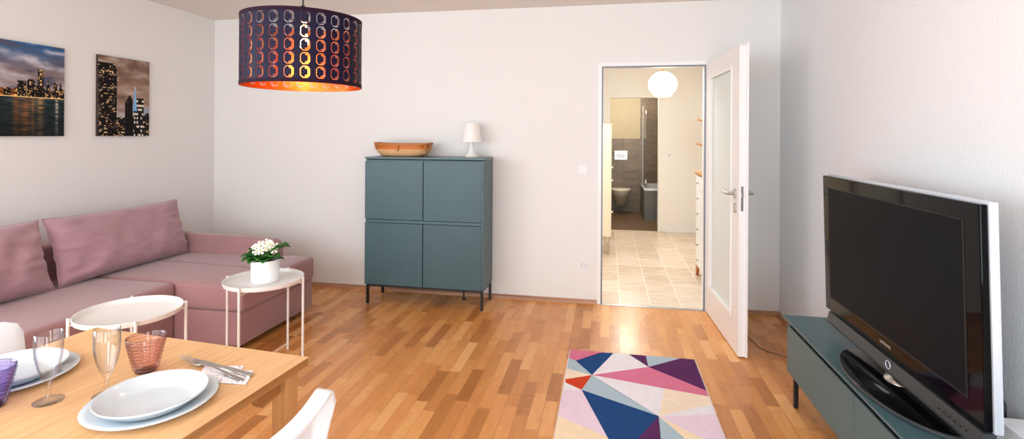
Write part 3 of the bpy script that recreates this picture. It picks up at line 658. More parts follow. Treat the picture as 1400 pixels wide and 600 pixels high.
b = B(); box(b, CX0+.012, CY0+.006, CZ0-.018, CX1-.001, CY0+.026, CZ0-.0005); box(b, CX0+.012, CY1-.04, CZ0-.018, CX1-.001, CY1-.02, CZ0-.0005)
box(b, CX0+.012, CY0+.026, CZ0-.018, CX0+.032, CY1-.04, CZ0-.0005); box(b, CX1-.021, CY0+.026, CZ0-.018, CX1-.001, CY1-.04, CZ0-.0005); obj('leg_frame', b, M['black'], cab)
for lx in (CX0+.012, CX1-.021):
    for ly in (CY0+.006, CY1-.04):
        b = B(); box(b, lx, ly, 0.003, lx+.02, ly+.02, CZ0-.018); box(b, lx+.003, ly+.003, 0, lx+.017, ly+.017, .003); obj('leg', b, M['black'], cab)
b = B(); tube(b, [(2.56, -.12, 0), (2.56, -.12, .012)], .016, 16); tube(b, [(2.56, -.12, .012), (2.56, -.12, .16)], .007, 10); tube(b, [(2.56, -.12, .135), (2.56, -.12, .165)], .018, 16); obj('support_foot', b, M['black'], cab, True)

# basket
bk = thing('wicker_basket', 'long oval wicker basket lying on the teal cabinet', 'basket', (2.037, -.2, 1.2305))
BXc, BYc, BZ0 = 2.038, -.205, 1.2295
def oval(bm, prof, n=72, closed=False):
    rings = []
    for (a, d, z, sag) in prof:
        rings.append([bm.verts.new((BXc+a*math.copysign(abs(math.cos(t_))**.8, math.cos(t_)), BYc+d*math.copysign(abs(math.sin(t_))**.8, math.sin(t_)), BZ0+z+sag*math.cos(t_)**4)) for t_ in [2*PI*k/n for k in range(n)]])
    for i in range(len(rings) if closed else len(rings)-1):
        p, q = rings[i], rings[(i+1) % len(rings)]
        for k in range(n): bm.faces.new((p[k], p[(k+1) % n], q[(k+1) % n], q[k]))
    return rings
b = B(); rg = oval(b, [(.165, .085, .001, 0), (.2, .105, .012, 0), (.225, .118, .035, 0), (.236, .124, .062, .006), (.232, .12, .064, .006), (.22, .114, .036, 0), (.196, .1, .016, 0), (.16, .08, .007, 0)])
b.faces.new(rg[0][::-1]); b.faces.new(rg[-1]); obj('woven_body', b, M['weave'], bk, True, 60)
b = B(); oval(b, [(.228, .118, .062, .006), (.232, .12, .100, .008), (.229, .117, .100, .008), (.225, .115, .062, .006)], closed=True); obj('lining', b, M['lining'], bk, True, 60)['label'] = 'glossy orange lining band'
b = B(); oval(b, [(.258, .132, .097, .009), (.262, .135, .105, .009), (.256, .130, .113, .009), (.244, .122, .112, .009), (.240, .118, .104, .009), (.244, .122, .097, .009)], closed=True); obj('rim', b, M['rim'], bk, True, 60)
for t_ in (-.5, .5, -.16, -.84, .16, .84, 0, 1):
    a = t_*PI; cx_, cy_ = math.cos(a), math.sin(a); e = lambda v: math.copysign(abs(v)**.8, v) if abs(v) > 1e-9 else 0
    b = B(); sg = .008*cx_**4; tube(b, [(BXc+.238*e(cx_), BYc+.126*e(cy_), BZ0+.05+sg), (BXc+.25*e(cx_), BYc+.131*e(cy_), BZ0+.08+sg), (BXc+.253*e(cx_), BYc+.131*e(cy_), BZ0+.103+sg)], .008, 8); obj('binding', b, M['rim'], bk, True)

# small table lamp
tl = thing('table_lamp', 'small white table lamp with tapered shade on the teal cabinet', 'lamp', (2.628, -.15, 1.2295))
b = B(); lathe(b, [(0, 0), (.056, 0), (.058, .004), (.05, .014), (.03, .045), (.0225, .075), (.020, .11), (.021, .14), (.02, .145), (0, .145)], 2.628, -.15, 48, z0=1.2295); obj('base', b, M['lampw'], tl, True, 50)
b = B(); lathe(b, [(.088, .128), (.062, .288), (.0605, .288), (.0865, .128)], 2.628, -.15, 56, z0=1.2295, closed=True)
lathe(b, [(0, .284), (.0612, .284), (.0612, .287), (0, .287)], 2.628, -.15, 40, z0=1.2295); obj('lamp_shade', b, M['lampw'], tl, True, 35)

# ------------------------------------------------------------ rug
rugt = thing('rug', 'rectangular rug of pink, blue, purple and cream triangles', 'rug', (3.925, -1.76, 0))
RW, RL, RX, RY = .79, 1.52, 3.532, -1.0
b = B(); prism(b, rrect(RW, RL, .012, 3), 'z', .0005, .0095)
for v in b.verts: v.co.x += RX+RW/2; v.co.y += RY-RL/2
obj('backing', b, M['rugedge'], rugt)
RC = dict(pink=(214, 120, 148), navy=(38, 72, 124), cream=(240, 220, 196), white=(232, 226, 230), grey=(172, 190, 200), purple=(92, 48, 92), red=(206, 72, 44), lilac=(232, 208, 222), peach=(242, 218, 186), dgrey=(150, 168, 180))
RM = {k: mat('rug_'+k, v, .95, bump=(300, .8), var=.10, vscale=26, spec=.05) for k, v in RC.items()}; keys = list(RM)
polys = [  # (colour, [(x across, y down the rug)])
 ('pink', [(0, 0), (.23, 0), (.05, .17), (.0, .14)]), ('navy', [(.05, .17), (.20, .02), (.285, .0), (.157, .345)]),
 ('grey', [(0, .14), (.05, .17), (.157, .345), (.0, .29)]), ('cream', [(0, .29), (.157, .345), (.0, .43)]),
 ('red', [(0, .43), (.157, .345), (.105, .535), (.012, .47)]), ('white', [(0, .43), (.012, .47), (.105, .535), (.0, .56)]),
 ('white', [(.285, 0), (.378, 0), (.491, .171), (.157, .345)]), ('purple', [(.378, 0), (.487, 0), (.491, .171)]),
 ('grey', [(.487, 0), (.70, 0), (.491, .171)]), ('purple', [(.70, 0), (.79, 0), (.79, .41), (.491, .171)]),
 ('pink', [(.157, .345), (.491, .171), (.79, .41), (.79, .475)]), ('white', [(.157, .345), (.56, .43), (.50, .73)]),
 ('cream', [(.56, .43), (.79, .475), (.79, .56), (.50, .73)]), ('dgrey', [(.157, .345), (.50, .73), (.30, .52)]), ('grey', [(.157, .345), (.30, .52), (.50, .73), (.105, .535)]),
 ('navy', [(.105, .535), (.50, .73), (.385, .95), (.30, 1.1), (.245, .96)]), ('purple', [(.50, .73), (.49, .95), (.47, 1.25), (.385, .95)]),
 ('purple', [(.385, .95), (.47, 1.25), (.30, 1.1)]), ('grey', [(.50, .73), (.61, .92), (.72, 1.2), (.47, 1.25)]),
 ('white', [(.50, .73), (.79, .56), (.79, .66)]), ('lilac', [(.50, .73), (.79, .66), (.79, .98)]), ('peach', [(.50, .73), (.79, .98), (.79, 1.2), (.72, 1.2), (.61, .92)]),
 ('lilac', [(0, .56), (.105, .535), (.245, .96), (0, .83)]), ('peach', [(0, .83), (.245, .96), (.30, 1.1), (0, 1.2)]),
 ('pink', [(0, 1.2), (.30, 1.1), (.47, 1.25), (.2, 1.52), (0, 1.52)]), ('navy', [(.47, 1.25), (.72, 1.2), (.79, 1.2), (.79, 1.52), (.5, 1.52)]), ('cream', [(.47, 1.25), (.5, 1.52), (.2, 1.52)])]
b = B(); e = .006
for col, ps in polys:
    c = [b.verts.new((RX+min(RW-e, max(e, x)), RY-min(RL-e, max(e, y)), .0102)) for x, y in ps]
    try:
        f = b.faces.new(c[::-1]); f.material_index = keys.index(col)
    except ValueError: pass
bmesh.ops.remove_doubles(b, verts=b.verts, dist=.0001)
r_ = bmesh.ops.extrude_face_region(b, geom=b.faces[:]); bmesh.ops.translate(b, verts=[v for v in r_['geom'] if isinstance(v, bmesh.types.BMVert)], vec=(0, 0, .0025))
obj('pile', b, [RM[k] for k in keys], rugt)

# ------------------------------------------------------------ TV bench
bench = thing('tv_bench', 'long low teal television bench along the right wall', 'bench', (4.92, -2.4, 0))
NX0, NX1, NY0, NY1 = 4.735, 5.09, -3.45, -1.39
b = B(); box(b, NX0+.02, NY0, .154, NX1, NY1, .172); box(b, NX0+.02, NY0, .172, NX1, NY0+.018, .424); box(b, NX0, NY1-.018, .154, NX1, NY1, .402); box(b, NX0+.02, NY1-.018, .402, NX1, NY1, .424)
box(b, NX1-.008, NY0+.018, .172, NX1, NY1-.018, .424); box(b, NX0+.03, NY0+.018, .385, NX1-.008, NY1-.018, .424); obj('body', b, M['teal_lit'], bench)
b = B(); prism(b, [(NX0-.02, .440), (NX0-.02, .452), (NX1+.01, .452), (NX1+.01, .4245), (NX0+.012, .4245)], 'y', NY0-.001, NY1+.006); obj('top_panel', b, M['tealtop'], bench)
dy = (NY1-.018-NY0)/3
b = B(); box(b, NX0+.0195, NY0+.01, .386, NX0+.0215, NY1-.02, .424); obj('shadow_gap', b, M['groove'], bench)
ys = [NY1-.0185, -2.164, -2.82, NY0+.002]
for k in range(3):
    b = B(); prism(b, [(NX0, .154), (NX0, .402), (NX0+.008, .402), (NX0+.019, .388), (NX0+.019, .154)], 'y', ys[k+1]+.0015, ys[k]-.0015 if k else ys[k]); obj('bench_door', b, M['teal_lit'], bench)
for lx in (NX0+.003, NX1-.04):
    for ly in (NY1-.105, NY0+.02, -2.42):
        b = B(); box(b, lx, ly, .004, lx+.02, ly+.02, .1535); box(b, lx+.003, ly+.003, 0, lx+.017, ly+.017, .004); obj('leg', b, M['black'], bench)

# ------------------------------------------------------------ television
tv = thing('television', 'large glossy black flat screen television with silver edge on an oval stand', 'television', (4.88, -2.13, .4525))
TXf = 4.862; TY0, TY1 = -2.682, -1.556; LEAN = -.018   # top leans towards the room
def lean(b):
    for v in b.verts: v.co.x += LEAN*(v.co.z-.56)/.66
b = B(); box(b, TXf, TY0, .56, TXf+.022, TY1, 1.226, .004); lean(b); obj('bezel', b, M['tvb'], tv)
b = B(); box(b, TXf+.0225, TY0-.004, .555, TXf+.048, TY1-.001, 1.234, .005); lean(b); obj('silver_frame', b, M['silver'], tv, True)['label'] = 'silver outer frame'
b = B(); box(b, TXf+.051, TY0+.09, .62, TXf+.09, TY1-.09, 1.15, .012); lean(b); obj('rear_shell', b, M['tvrear'], tv, True)
b = B(); box(b, TXf-.0012, -2.605, .632, TXf+.0, -1.622, 1.168); lean(b); obj('screen', b, M['tvs'], tv)
b = B(); g_ = .004
for y0_, y1_, z0_, z1_ in ((-2.612, -2.605, .625, 1.172), (-1.622, -1.615, .625, 1.172), (-2.605, -1.622, .625, .632), (-2.605, -1.622, 1.168, 1.172)): box(b, TXf-.0016, y0_, z0_, TXf, y1_, z1_)
lean(b); obj('screen_surround', b, M['blackrub'], tv)
b = B(); prism(b, [(TXf-.012, .502), (TXf-.014, .512), (TXf-.004, .556), (TXf+.03, .556), (TXf+.03, .502)], 'y', TY0+.0, -1.606); bar = obj('speaker_bar', b, M['tvbar'], tv)
b = B(); rp = []
for k in range(28): a = 2*PI*k/28; rp.append((TXf-.0115, -2.172+.017*math.cos(a), .535+.0145*math.sin(a)))
tube(b, rp, .002, 8, closed=True); obj('power_ring', b, M['silver'], bar, True)
for k in range(6): b = B(); tube(b, [(TXf-.011, -2.49-.026*k, .53), (TXf-.0145, -2.49-.026*k, .53)], .0028, 8); obj('button', b, M['black'], bar)
fc = bpy.data.curves.new('logo', 'FONT'); fc.body = 'SAMSUNG'; fc.size = .017; fc.extrude = .0004; fc.align_x = 'CENTER'; fc.align_y = 'CENTER'; fc.space_character = 1.06
fo = bpy.data.objects.new('logo_tmp', fc); C.objects.link(fo); dg = bpy.context.evaluated_depsgraph_get(); lm = bpy.data.meshes.new_from_object(fo.evaluated_get(dg)); bpy.data.objects.remove(fo)
b = B(); b.from_mesh(lm)
b.transform(Matrix.Translation((TXf-.0008, -2.128, .598)) @ Matrix(((0, 0, -1, 0), (-1, 0, 0, 0), (0, 1, 0, 0), (0, 0, 0, 1))))
obj('maker_lettering', b, M['letter'], tv)
SXc, SYc = 4.882, -2.19
b = B(); lathe(b, [(0, .0), (.96, 0), (1.0, .004), (1.0, .012), (.985, .0145)], SXc, SYc, 80, sx=.160, sy=.352, z0=.4525); lathe(b, [(.985, .0145), (0, .0145)], SXc, SYc, 80, sx=.160, sy=.352, z0=.4525)
st = obj('stand_base', b, M['tvbar'], tv, True, 50)
b = B(); lathe(b, [(.98, .0146), (.985, .016), (.97, .0175), (0, .0185)], SXc, SYc, 80, sx=.160, sy=.352, z0=.4525); lathe(b, [(.98, .0146), (0, .0146)], SXc, SYc, 80, sx=.160, sy=.352, z0=.4525); obj('black_glass_plate', b, M['tvb'], st, True, 60)
b = B(); lathe(b, [(0, 0), (1.05, 0), (1.0, .006), (.75, .015), (.5, .026), (.45, .06), (0, .06)], SXc+.008, SYc+.03, 40, sx=.04, sy=.055, z0=.471); obj('stand_neck', b, M['chrome'], tv, True)
# bits beside the television
rb = thing('white_adapter_box', 'white plastic box beside the television at the right edge', 'box', (5.04, -2.62, .452))
b = B(); box(b, 5.0, -2.78, .4525, 5.085, -2.50, .525, .004); obj('housing', b, M['white'], rb)
b = B(); box(b, 5.012, -2.76, .5251, 5.07, -2.55, .528, .001); obj('top_cover', b, M['plug'], rb)
b = B(); tube(b, [(5.045, -2.44, .4595), (5.05, -2.468, .50), (5.05, -2.468, .55), (5.045, -2.44, .585), (5.03, -2.40, .60)], .006, 8)
tag(obj('television_cable', b, M['blackrub'], None, True), 'black cable rising behind the television', 'cable')
b = B(); cp = [(4.70, -.30), (4.751, -.48), (4.763, -.60), (4.78, -.70), (4.818, -.759), (4.911, -.832), (5.0, -.90), (5.07, -1.05), (5.075, -1.3), (5.075, -1.6)]
tube(b, [(x, y, .0035) for x, y in cp], .003, 6); tag(obj('floor_cable', b, M['cable'], None, True), 'thin cable on the parquet between the open door and the bench', 'cable')

# ------------------------------------------------------------ dining table
TA = -math.atan2(.084, .9965); TCx, TCy = 2.873, -2.972
ca, sa = math.cos(TA), math.sin(TA)
TM = Matrix(((ca, -sa, 0, TCx), (sa, ca, 0, TCy), (0, 0, 1, 0), (0, 0, 0, 1)))   # local: x<=0 to the left, y<=0 towards the camera
dt = thing('dining_table', 'light beech dining table laid with plates and glasses', 'table', (TCx, TCy, 0), TA)
TW, TL = .872, 1.32
def tb(x0, y0, z0, x1, y1, z1, bev=0, nm='', m=None, seg=2):
    b = B(); box(b, x0, y0, z0, x1, y1, z1, bev, seg); return obj(nm, b, m, dt, keep=True)
tp = tb(-TW, -TL, .7335, 0, 0, .735, .0005, 'tabletop', M['table'])
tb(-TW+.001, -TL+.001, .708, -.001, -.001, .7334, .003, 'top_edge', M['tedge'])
for lx in (-.089, -TW+.085):
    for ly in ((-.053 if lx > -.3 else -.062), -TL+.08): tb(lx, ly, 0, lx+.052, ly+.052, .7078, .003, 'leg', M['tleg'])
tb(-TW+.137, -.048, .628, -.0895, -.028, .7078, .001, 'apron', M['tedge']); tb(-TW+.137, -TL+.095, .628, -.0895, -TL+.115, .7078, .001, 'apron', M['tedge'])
b = B(); prism(b, [(-.054, .7078), (-.054, .640), (-.125, .632), (-.145, .655), (-.145, .7078)], 'x', -.085, -.06); obj('top_support', b, M['tedge'], dt, keep=True)
b = B(); box(b, -TW+.09, -TL+.135, .64, -TW+.11, -.135, .7078); obj('side_rail', b, M['tedge'], dt, keep=True)
TZ0 = .7352

# plates
def plate(label, x, y, z, r, h, deep):
    b = B()
    if deep: prof = [(0, 0), (.64*r, 0), (.68*r, .002), (.80*r, h*.32), (.92*r, h*.72), (.985*r, h-.004), (r, h-.001), (.995*r, h+.0012), (.975*r, h+.0012), (.90*r, h*.76), (.78*r, h*.38), (.68*r, .0075), (.60*r, .0055), (0, .005)]
    else: prof = [(0, 0), (.6*r, 0), (.66*r, .002), (.99*r, h-.003), (r, h-.001), (.985*r, h+.0006), (.90*r, h-.0015), (.70*r, .0075), (.64*r, .005), (0, .0045)]
    lathe(b, prof, x, y, 72, z0=z); return tag(obj('deep_plate' if deep else 'dinner_plate', b, M['porc'], None, True, 60), label, 'plate', 'white dinnerware on the dining table')
plate('flat white plate under the deep plate at the near place', 2.644, -3.300, TZ0, .1455, .016, False)
plate('deep white plate stacked at the near place beside the fork', 2.654, -3.310, TZ0+.0052, .122, .032, True)
plate('flat white plate under the deep plate at the far left place', 2.141, -3.256, TZ0, .1465, .016, False)
plate('deep white plate stacked at the far left place behind the wine glass', 2.150, -3.263, TZ0+.0052, .122, .032, True)

# glasses
def ribs(b, x, y, z0, hh):      # thicker, darker glass in the grooves between the ribs
    for f in b.faces:
        c = f.calc_center_median(); k = (c.z-z0-.006)/(hh-.012); r = math.hypot(c.x-x, c.y-y)
        if 0 < k < 1 and r > .0272+.0205*max(k, 0)**.9 and int(k*36) % 4 == 3: f.material_index = 2
def lip(b, z, above=True):
    for f in b.faces:
        c = f.calc_center_median().z
        if (c > z) == above: f.material_index = 1
def wine(label, x, y):
    b = B(); o_ = [(0, 0), (.0315, 0), (.0325, .0015), (.0318, .003), (.012, .006), (.0052, .012), (.0045, .022), (.0048, .042), (.0085, .052), (.016, .066), (.0235, .088), (.0285, .115), (.0302, .14), (.0292, .175), (.0285, .1757), (.0278, .175), (.0287, .14), (.027, .115), (.022, .09), (.0148, .070), (.008, .060), (0, .057)]
    lathe(b, o_, x, y, 40, z0=TZ0); lip(b, TZ0+.1738); return tag(obj('wine_glass', b, [M['glass'], M['grim']], None, True, 60), label, 'glass', 'clear stemmed glasses on the dining table')
wine('clear stemmed glass beside the purple tumbler', 2.374, -3.34)
wine('clear stemmed glass beside the rose pink tumbler', 2.490, -3.286)
def tumbler(label, x, y, m):
    b = B(); o_ = [(0, 0), (.026, 0), (.028, .003)]; n = 9; hh = .10
    for i in range(n*4+1):
        k = i/(n*4); z = .006+k*(hh-.012); r = .0285+.0205*k**.9 + .0026*(1-abs(((k*n) % 1)*2-1))
        o_.append((r, z))
    o_ += [(.050, hh-.001), (.0492, hh), (.0482, hh-.001)]
    for i in range(10): k = 1-i/9; o_.append((.0255+.0215*k**.9, .012+k*(hh-.022)))
    o_ += [(.022, .009), (0, .008)]
    lathe(b, o_, x, y, 44, z0=TZ0); lip(b, TZ0+hh-.0022); lip(b, TZ0+.004, False); ribs(b, x, y, TZ0, hh); return tag(obj('tumbler', b, m, None, True, 60), label, 'glass', 'ribbed coloured tumblers')
tumbler('ribbed rose pink glass tumbler behind the near plate', 2.468, -3.148, [M['pinkg'], M['pinkr'], M['pinkb']])
tumbler('ribbed purple glass tumbler at the left edge of the photo', 2.264, -3.392, [M['purpg'], M['purpr'], M['purpb']])

# napkin and cutlery
b = B(); nap = [(2.616, -3.084), (2.728, -3.070), (2.742, -3.105), (2.812, -3.168), (2.722, -3.176), (2.655, -3.155)]
prism(b, [(2.612, -3.090), (2.722, -3.068), (2.752, -3.128), (2.642, -3.152)], 'z', TZ0, TZ0+.0012); prism(b, [(2.648, -3.100), (2.772, -3.092), (2.808, -3.168), (2.690, -3.176)], 'z', TZ0+.0013, TZ0+.0024)
tag(obj('napkin', b, M['napkin']), 'folded white paper napkin with faint floral print under the cutlery', 'napkin')
nm_ = M['napkin']; g = G(nm_.node_tree); tcn = g.N.new('ShaderNodeTexCoord'); nn = g.noise(tcn.outputs['Object'], 90, 2)
g.L.new(g.ramp(nn, [(0.56, (240, 238, 240)), (.6, (206, 192, 206)), (.66, (170, 168, 190))]), g.N['Principled BSDF'].inputs['Base Color'])
def frame2(p, q, z):
    p = Vector((p[0], p[1], z)); q = Vector((q[0], q[1], z)); d = (q-p); L_ = d.length; d.normalize()
    return Matrix(((d.x, -d.y, 0, p.x), (d.y, d.x, 0, p.y), (0, 0, 1, p.z), (0, 0, 0, 1))), L_
def strip(b, prof, th, Mx):
    """prof: list of (s, half width, z)"""
    rows = []
    for s, hw, z in prof: rows.append([b.verts.new(Mx @ Vector(c)) for c in ((s, -hw, z), (s, hw, z), (s, hw*.85, z+th), (s, -hw*.85, z+th))])
    for i in range(len(rows)-1):
        for k in range(4): b.faces.new((rows[i][k], rows[i][(k+1) % 4], rows[i+1][(k+1) % 4], rows[i+1][k]))
    b.faces.new(rows[0][::-1]); b.faces.new(rows[-1])
Mx, L_ = frame2((2.540, -3.062), (2.790, -3.122), TZ0+.0026)
kn = thing('table_knife', 'steel table knife lying on the napkin', 'knife', (2.67, -3.09, TZ0+.0026))
b = B(); strip(b, [(0, .002, 0), (.012, .0085, 0), (.05, .0115, 0), (.115, .011, 0), (.125, .006, .0005)], .0014, Mx); obj('blade', b, M['steel'], kn)
b = B(); strip(b, [(.125, .0055, 0), (.14, .0085, 0), (.2, .0105, 0), (L_-.006, .0115, 0), (L_, .006, 0)], .0042, Mx); obj('handle', b, M['steel'], kn)
Mx, L_ = frame2((2.517, -3.072), (2.790, -3.155), TZ0+.0078)
fk = thing('table_fork', 'steel table fork lying beside the plate on the napkin', 'fork', (2.66, -3.11, TZ0+.0078))
b = B(); strip(b, [(.055, .003, .004), (.068, .0105, .002), (.085, .0105, .001), (.098, .005, .002)], .0016, Mx)
hd = obj('fork_head', b, M['steel'], fk)
for k in range(4):
    b = B(); oy = -.009+.006*k; Mk = Mx @ Matrix.Translation((0, oy, 0)); strip(b, [(0, .0008, .010), (.02, .0014, .005), (.045, .0016, .002), (.07, .0018, .002)], .0013, Mk); obj('tine', b, M['steel'], hd)
b = B(); strip(b, [(.095, .0042, .0022), (.12, .0032, .004), (.16, .0038, .003), (.22, .006, -.001), (L_-.006, .0078, -.004), (L_, .004, -.004)], .0024, Mx); obj('handle', b, M['steel'], fk)

# ------------------------------------------------------------ dining chairs (local: x forward out of the back, origin at floor below the middle of the back)
def make_chair(loc, rz, label):
    t = thing('dining_chair', label, 'chair', loc, rz, 'white moulded dining chairs')
    hwid = .215
    # back shell: front at x=0, flange turned back to x=-.045
    NU, NV = 28, 14
    def top(u): return .757+.030*abs(u)**2.2
    def P(u, v, dx=0.0):
        zt = top(u)
        z0 = .44
        r = .055; uu = u
        z = z0+(zt-z0)*v
        # rounded corners
        ed = 1-abs(u); 
        if ed*hwid < r:
            k = 1-ed*hwid/r; z = z0+(zt-z0-r*(1-math.sqrt(max(0, 1-k*k))))*v
        x = -.055*v**1.3 + .030*(u*u) + dx
        return Vector((x, uu*hwid*(1-.06*(1-v)), z))
    b = B(); fr_ = [[b.verts.new(P(-1+2*i/NU, j/NV)) for i in range(NU+1)] for j in range(NV+1)]
    bk_ = [[b.verts.new(P(-1+2*i/NU, j/NV, -.007)) for i in range(NU+1)] for j in range(NV+1)]
    for j in range(NV):
        for i in range(NU):
            b.faces.new((fr_[j][i], fr_[j][i+1], fr_[j+1][i+1], fr_[j+1][i])); b.faces.new((bk_[j][i], bk_[j+1][i], bk_[j+1][i+1], bk_[j][i+1]))
    bo = [(0, i) for i in range(NU+1)] + [(j, NU) for j in range(1, NV+1)] + [(NV, i) for i in range(NU-1, -1, -1)] + [(j, 0) for j in range(NV-1, 0, -1)]
    for k in range(len(bo)):
        (a, c), (d, e_) = bo[k], bo[(k+1) % len(bo)]; b.faces.new((fr_[a][c], bk_[a][c], bk_[d][e_], fr_[d][e_]))
    bs = obj('backrest', b, M['chair'], t, True, 50, keep=True)
    # flange around sides and top
    b = B(); path = [(-1, j/NV) for j in range(0, NV+1)] + [(-1+2*i/NU, 1) for i in range(1, NU+1)] + [(1, 1-j/NV) for j in range(1, NV+1)]
    rows = []
    cen = Vector((0, 0, .6))
    for (u, v) in path:
        p = P(u, v, -.0005); q = P(u, v, -.044); inw = Vector((0, -u*.010 if abs(u) > .9 else 0, -.010 if v > .9 else 0))
        rows.append([b.verts.new(p), b.verts.new(p+(q-p)*.85+inw*.05), b.verts.new(q+inw*.25), b.verts.new(q+inw), b.verts.new(p+inw)])
    for i in range(len(rows)-1):
        for k in range(5): b.faces.new((rows[i][k], rows[i][(k+1) % 5], rows[i+1][(k+1) % 5], rows[i+1][k]))
    b.faces.new(rows[0][::-1]); b.faces.new(rows[-1]); obj('rim_flange', b, M['chair'], bs, True, 55, keep=True)
    b = B(); NS = 12; gx = []
    for j in range(NS+1):
        v = j/NS; gx.append([])
        for i in range(NS+1):
            u = -1+2*i/NS; x = -.01+.43*v; y = u*(.20+.02*v)*(1-.0*v); z = .452-.012*(1-u*u)*(1-(2*v-1)**2)-.018*max(0, v-.85)/.15
            gx[-1].append((x, y, z))
    tp_ = [[b.verts.new(p) for p in r] for r in gx]; bt_ = [[b.verts.new((p[0], p[1], p[2]-.018)) for p in r] for r in gx]
    for j in range(NS):
        for i in range(NS): b.faces.new((tp_[j][i], tp_[j][i+1], tp_[j+1][i+1], tp_[j+1][i])); b.faces.new((bt_[j][i], bt_[j+1][i], bt_[j+1][i+1], bt_[j][i+1]))
    bo = [(0, i) for i in range(NS+1)] + [(j, NS) for j in range(1, NS+1)] + [(NS, i) for i in range(NS-1, -1, -1)] + [(j, 0) for j in range(NS-1, 0, -1)]
    for k in range(len(bo)):
        (a, c), (d, e_) = bo[k], bo[(k+1) % len(bo)]; b.faces.new((tp_[a][c], bt_[a][c], bt_[d][e_], tp_[d][e_]))
    obj('seat', b, M['chair'], t, True, 50, keep=True)
    for (x, y, fx_, fy_) in ((.02, .175, -.05, .03), (.02, -.175, -.05, -.03), (.37, .185, .03, .02), (.37, -.185, .03, -.02)):
        b = B(); tube(b, [(x+fx_, y+fy_, 0), (x+fx_*.5, y+fy_*.5, .22), (x, y, .432)], [.011, .014, .018], 14); obj('leg', b, M['chair'], t, True, keep=True)
    return t
c0 = make_chair((3.0, -3.395, 0), PI+TA, 'white moulded dining chair seen from behind at the right side of the table')
dup(c0, (1.80, -3.19, 0), TA, 'white moulded dining chair at the far left side of the table')

# ------------------------------------------------------------ hallway things
gl = thing('globe_lamp', 'glowing opal globe lamp hanging in the hallway', 'lamp', (4.412, 2.0, 1.88))
b = B(); prof = [(.085, -.148)]
for i in range(1, 22): a = -PI/2+.62+(PI-.62)*i/21*.98; prof.append((.168*math.cos(a), .155*math.sin(a)))
prof.append((0.012, .158)); lathe(b, prof, 4.412, 2.0, 48, z0=2.035); lathe(b, [(.085, -.148), (0, -.148)], 4.412, 2.0, 48, z0=2.035)
obj('globe', b, M['globe'], gl, True, 60)
b = B(); lathe(b, [(.03, .148), (.022, .165), (.006, .185), (0, .185)], 4.412, 2.0, 24, z0=2.035); lathe(b, [(.03, .148), (0, .148)], 4.412, 2.0, 24, z0=2.035); obj('cap', b, M['brass'], gl, True)
b = B(); tube(b, [(4.412, 2.0, 2.21), (4.412, 2.0, H-.001)], .003, 6); obj('cord', b, M['white'], gl)
ll = bpy.data.lights.new('globe_light', 'POINT'); ll.energy = 8; ll.color = (1.0, .88, .72); ll.shadow_soft_size = .17
lo = bpy.data.objects.new('globe_light', ll); C.objects.link(lo); lo.location = (4.412, 2.0, 1.80); lo.parent = None
b2 = bpy.data.lights.new('bath_fill', 'POINT'); b2.energy = 52; b2.color = (1.0, .92, .82); b2.shadow_soft_size = .12  # added lamp, out of view, that brightens the bathroom
bo_ = bpy.data.objects.new('bath_fill', b2); C.objects.link(bo_); bo_.location = (4.1, 4.35, 2.1)
p2 = bpy.data.lights.new('pendant_bulb_light', 'POINT'); p2.energy = 2.3; p2.color = (1.0, .68, .36); p2.shadow_soft_size = .03
po = bpy.data.objects.new('pendant_bulb_light', p2); C.objects.link(po); po.location = (LX, LY, 1.72)

hc = thing('cream_cabinet', 'tall narrow cream cabinet on hairpin legs at the left of the hallway', 'cabinet', (3.58, 2.02, 0))
b = B(); box(b, 3.34, 1.78, .225, 3.80, 2.26, 1.535, .003); box(b, 3.335, 1.775, 1.535, 3.818, 2.265, 1.556, .002); obj('body', b, M['cream'], hc)
for y0_, y1_ in ((1.784, 2.018), (2.022, 2.256)):
    b = B(); box(b, 3.8005, y0_, .23, 3.814, y1_, 1.53, .002); d_ = obj('cabinet_door', b, M['cream'], hc)
    for z in (1.03, .87, .485):
        b = B(); yk = y1_-.03 if y0_ < 1.9 else y0_+.03; tube(b, [(3.8141, yk, z), (3.826, yk, z), (3.836, yk, z)], [.004, .006, .008], 10); obj('knob', b, M['white'], d_, True)
for (x, y) in ((3.76, 1.81), (3.76, 2.22), (3.38, 1.81), (3.38, 2.22)):
    b = B(); tube(b, [(x-.035, y, .2245), (x+.02, y, .012), (x+.026, y, .004), (x+.03, y, .012), (x+.034, y, .2245)], .004, 8); obj('hairpin_leg', b, M['chrome'], hc, True)

dr = thing('dresser', 'white chest of drawers with wooden top at the right of the hallway', 'chest of drawers', (4.9, .8, 0))
DXf, DY0, DY1 = 4.665, .45, 1.15
b = B(); box(b, DXf+.018, DY0, .10, 5.10, DY1, 1.03, .002); obj('body', b, M['hallw'], dr)
b = B(); box(b, DXf-.012, DY0-.01, 1.031, 5.11, DY1+.012, 1.055, .004); obj('wooden_top', b, M['wood'], dr)['label'] = 'oiled wooden top board'
for k in range(6):
    z0_ = .108+k*.153
    for (a0, a1) in ((DY0+.004, .798), (.802, DY1-.004)):
        b = B(); box(b, DXf, a0, z0_, DXf+.0175, a1, z0_+.148, .003); d_ = obj('drawer', b, M['white'], dr)
        b = B(); yk = (a0+a1)/2; lathe(b, [(0, 0), (.006, 0), (.005, .01), (.010, .016), (.011, .021), (.006, .026), (0, .026)], 0, 0, 14); b.transform(Matrix.Translation((DXf-.0005, yk, z0_+.078)) @ Matrix.Rotation(-PI/2, 4, 'Y')); obj('knob', b, M['chrome'], d_, True)
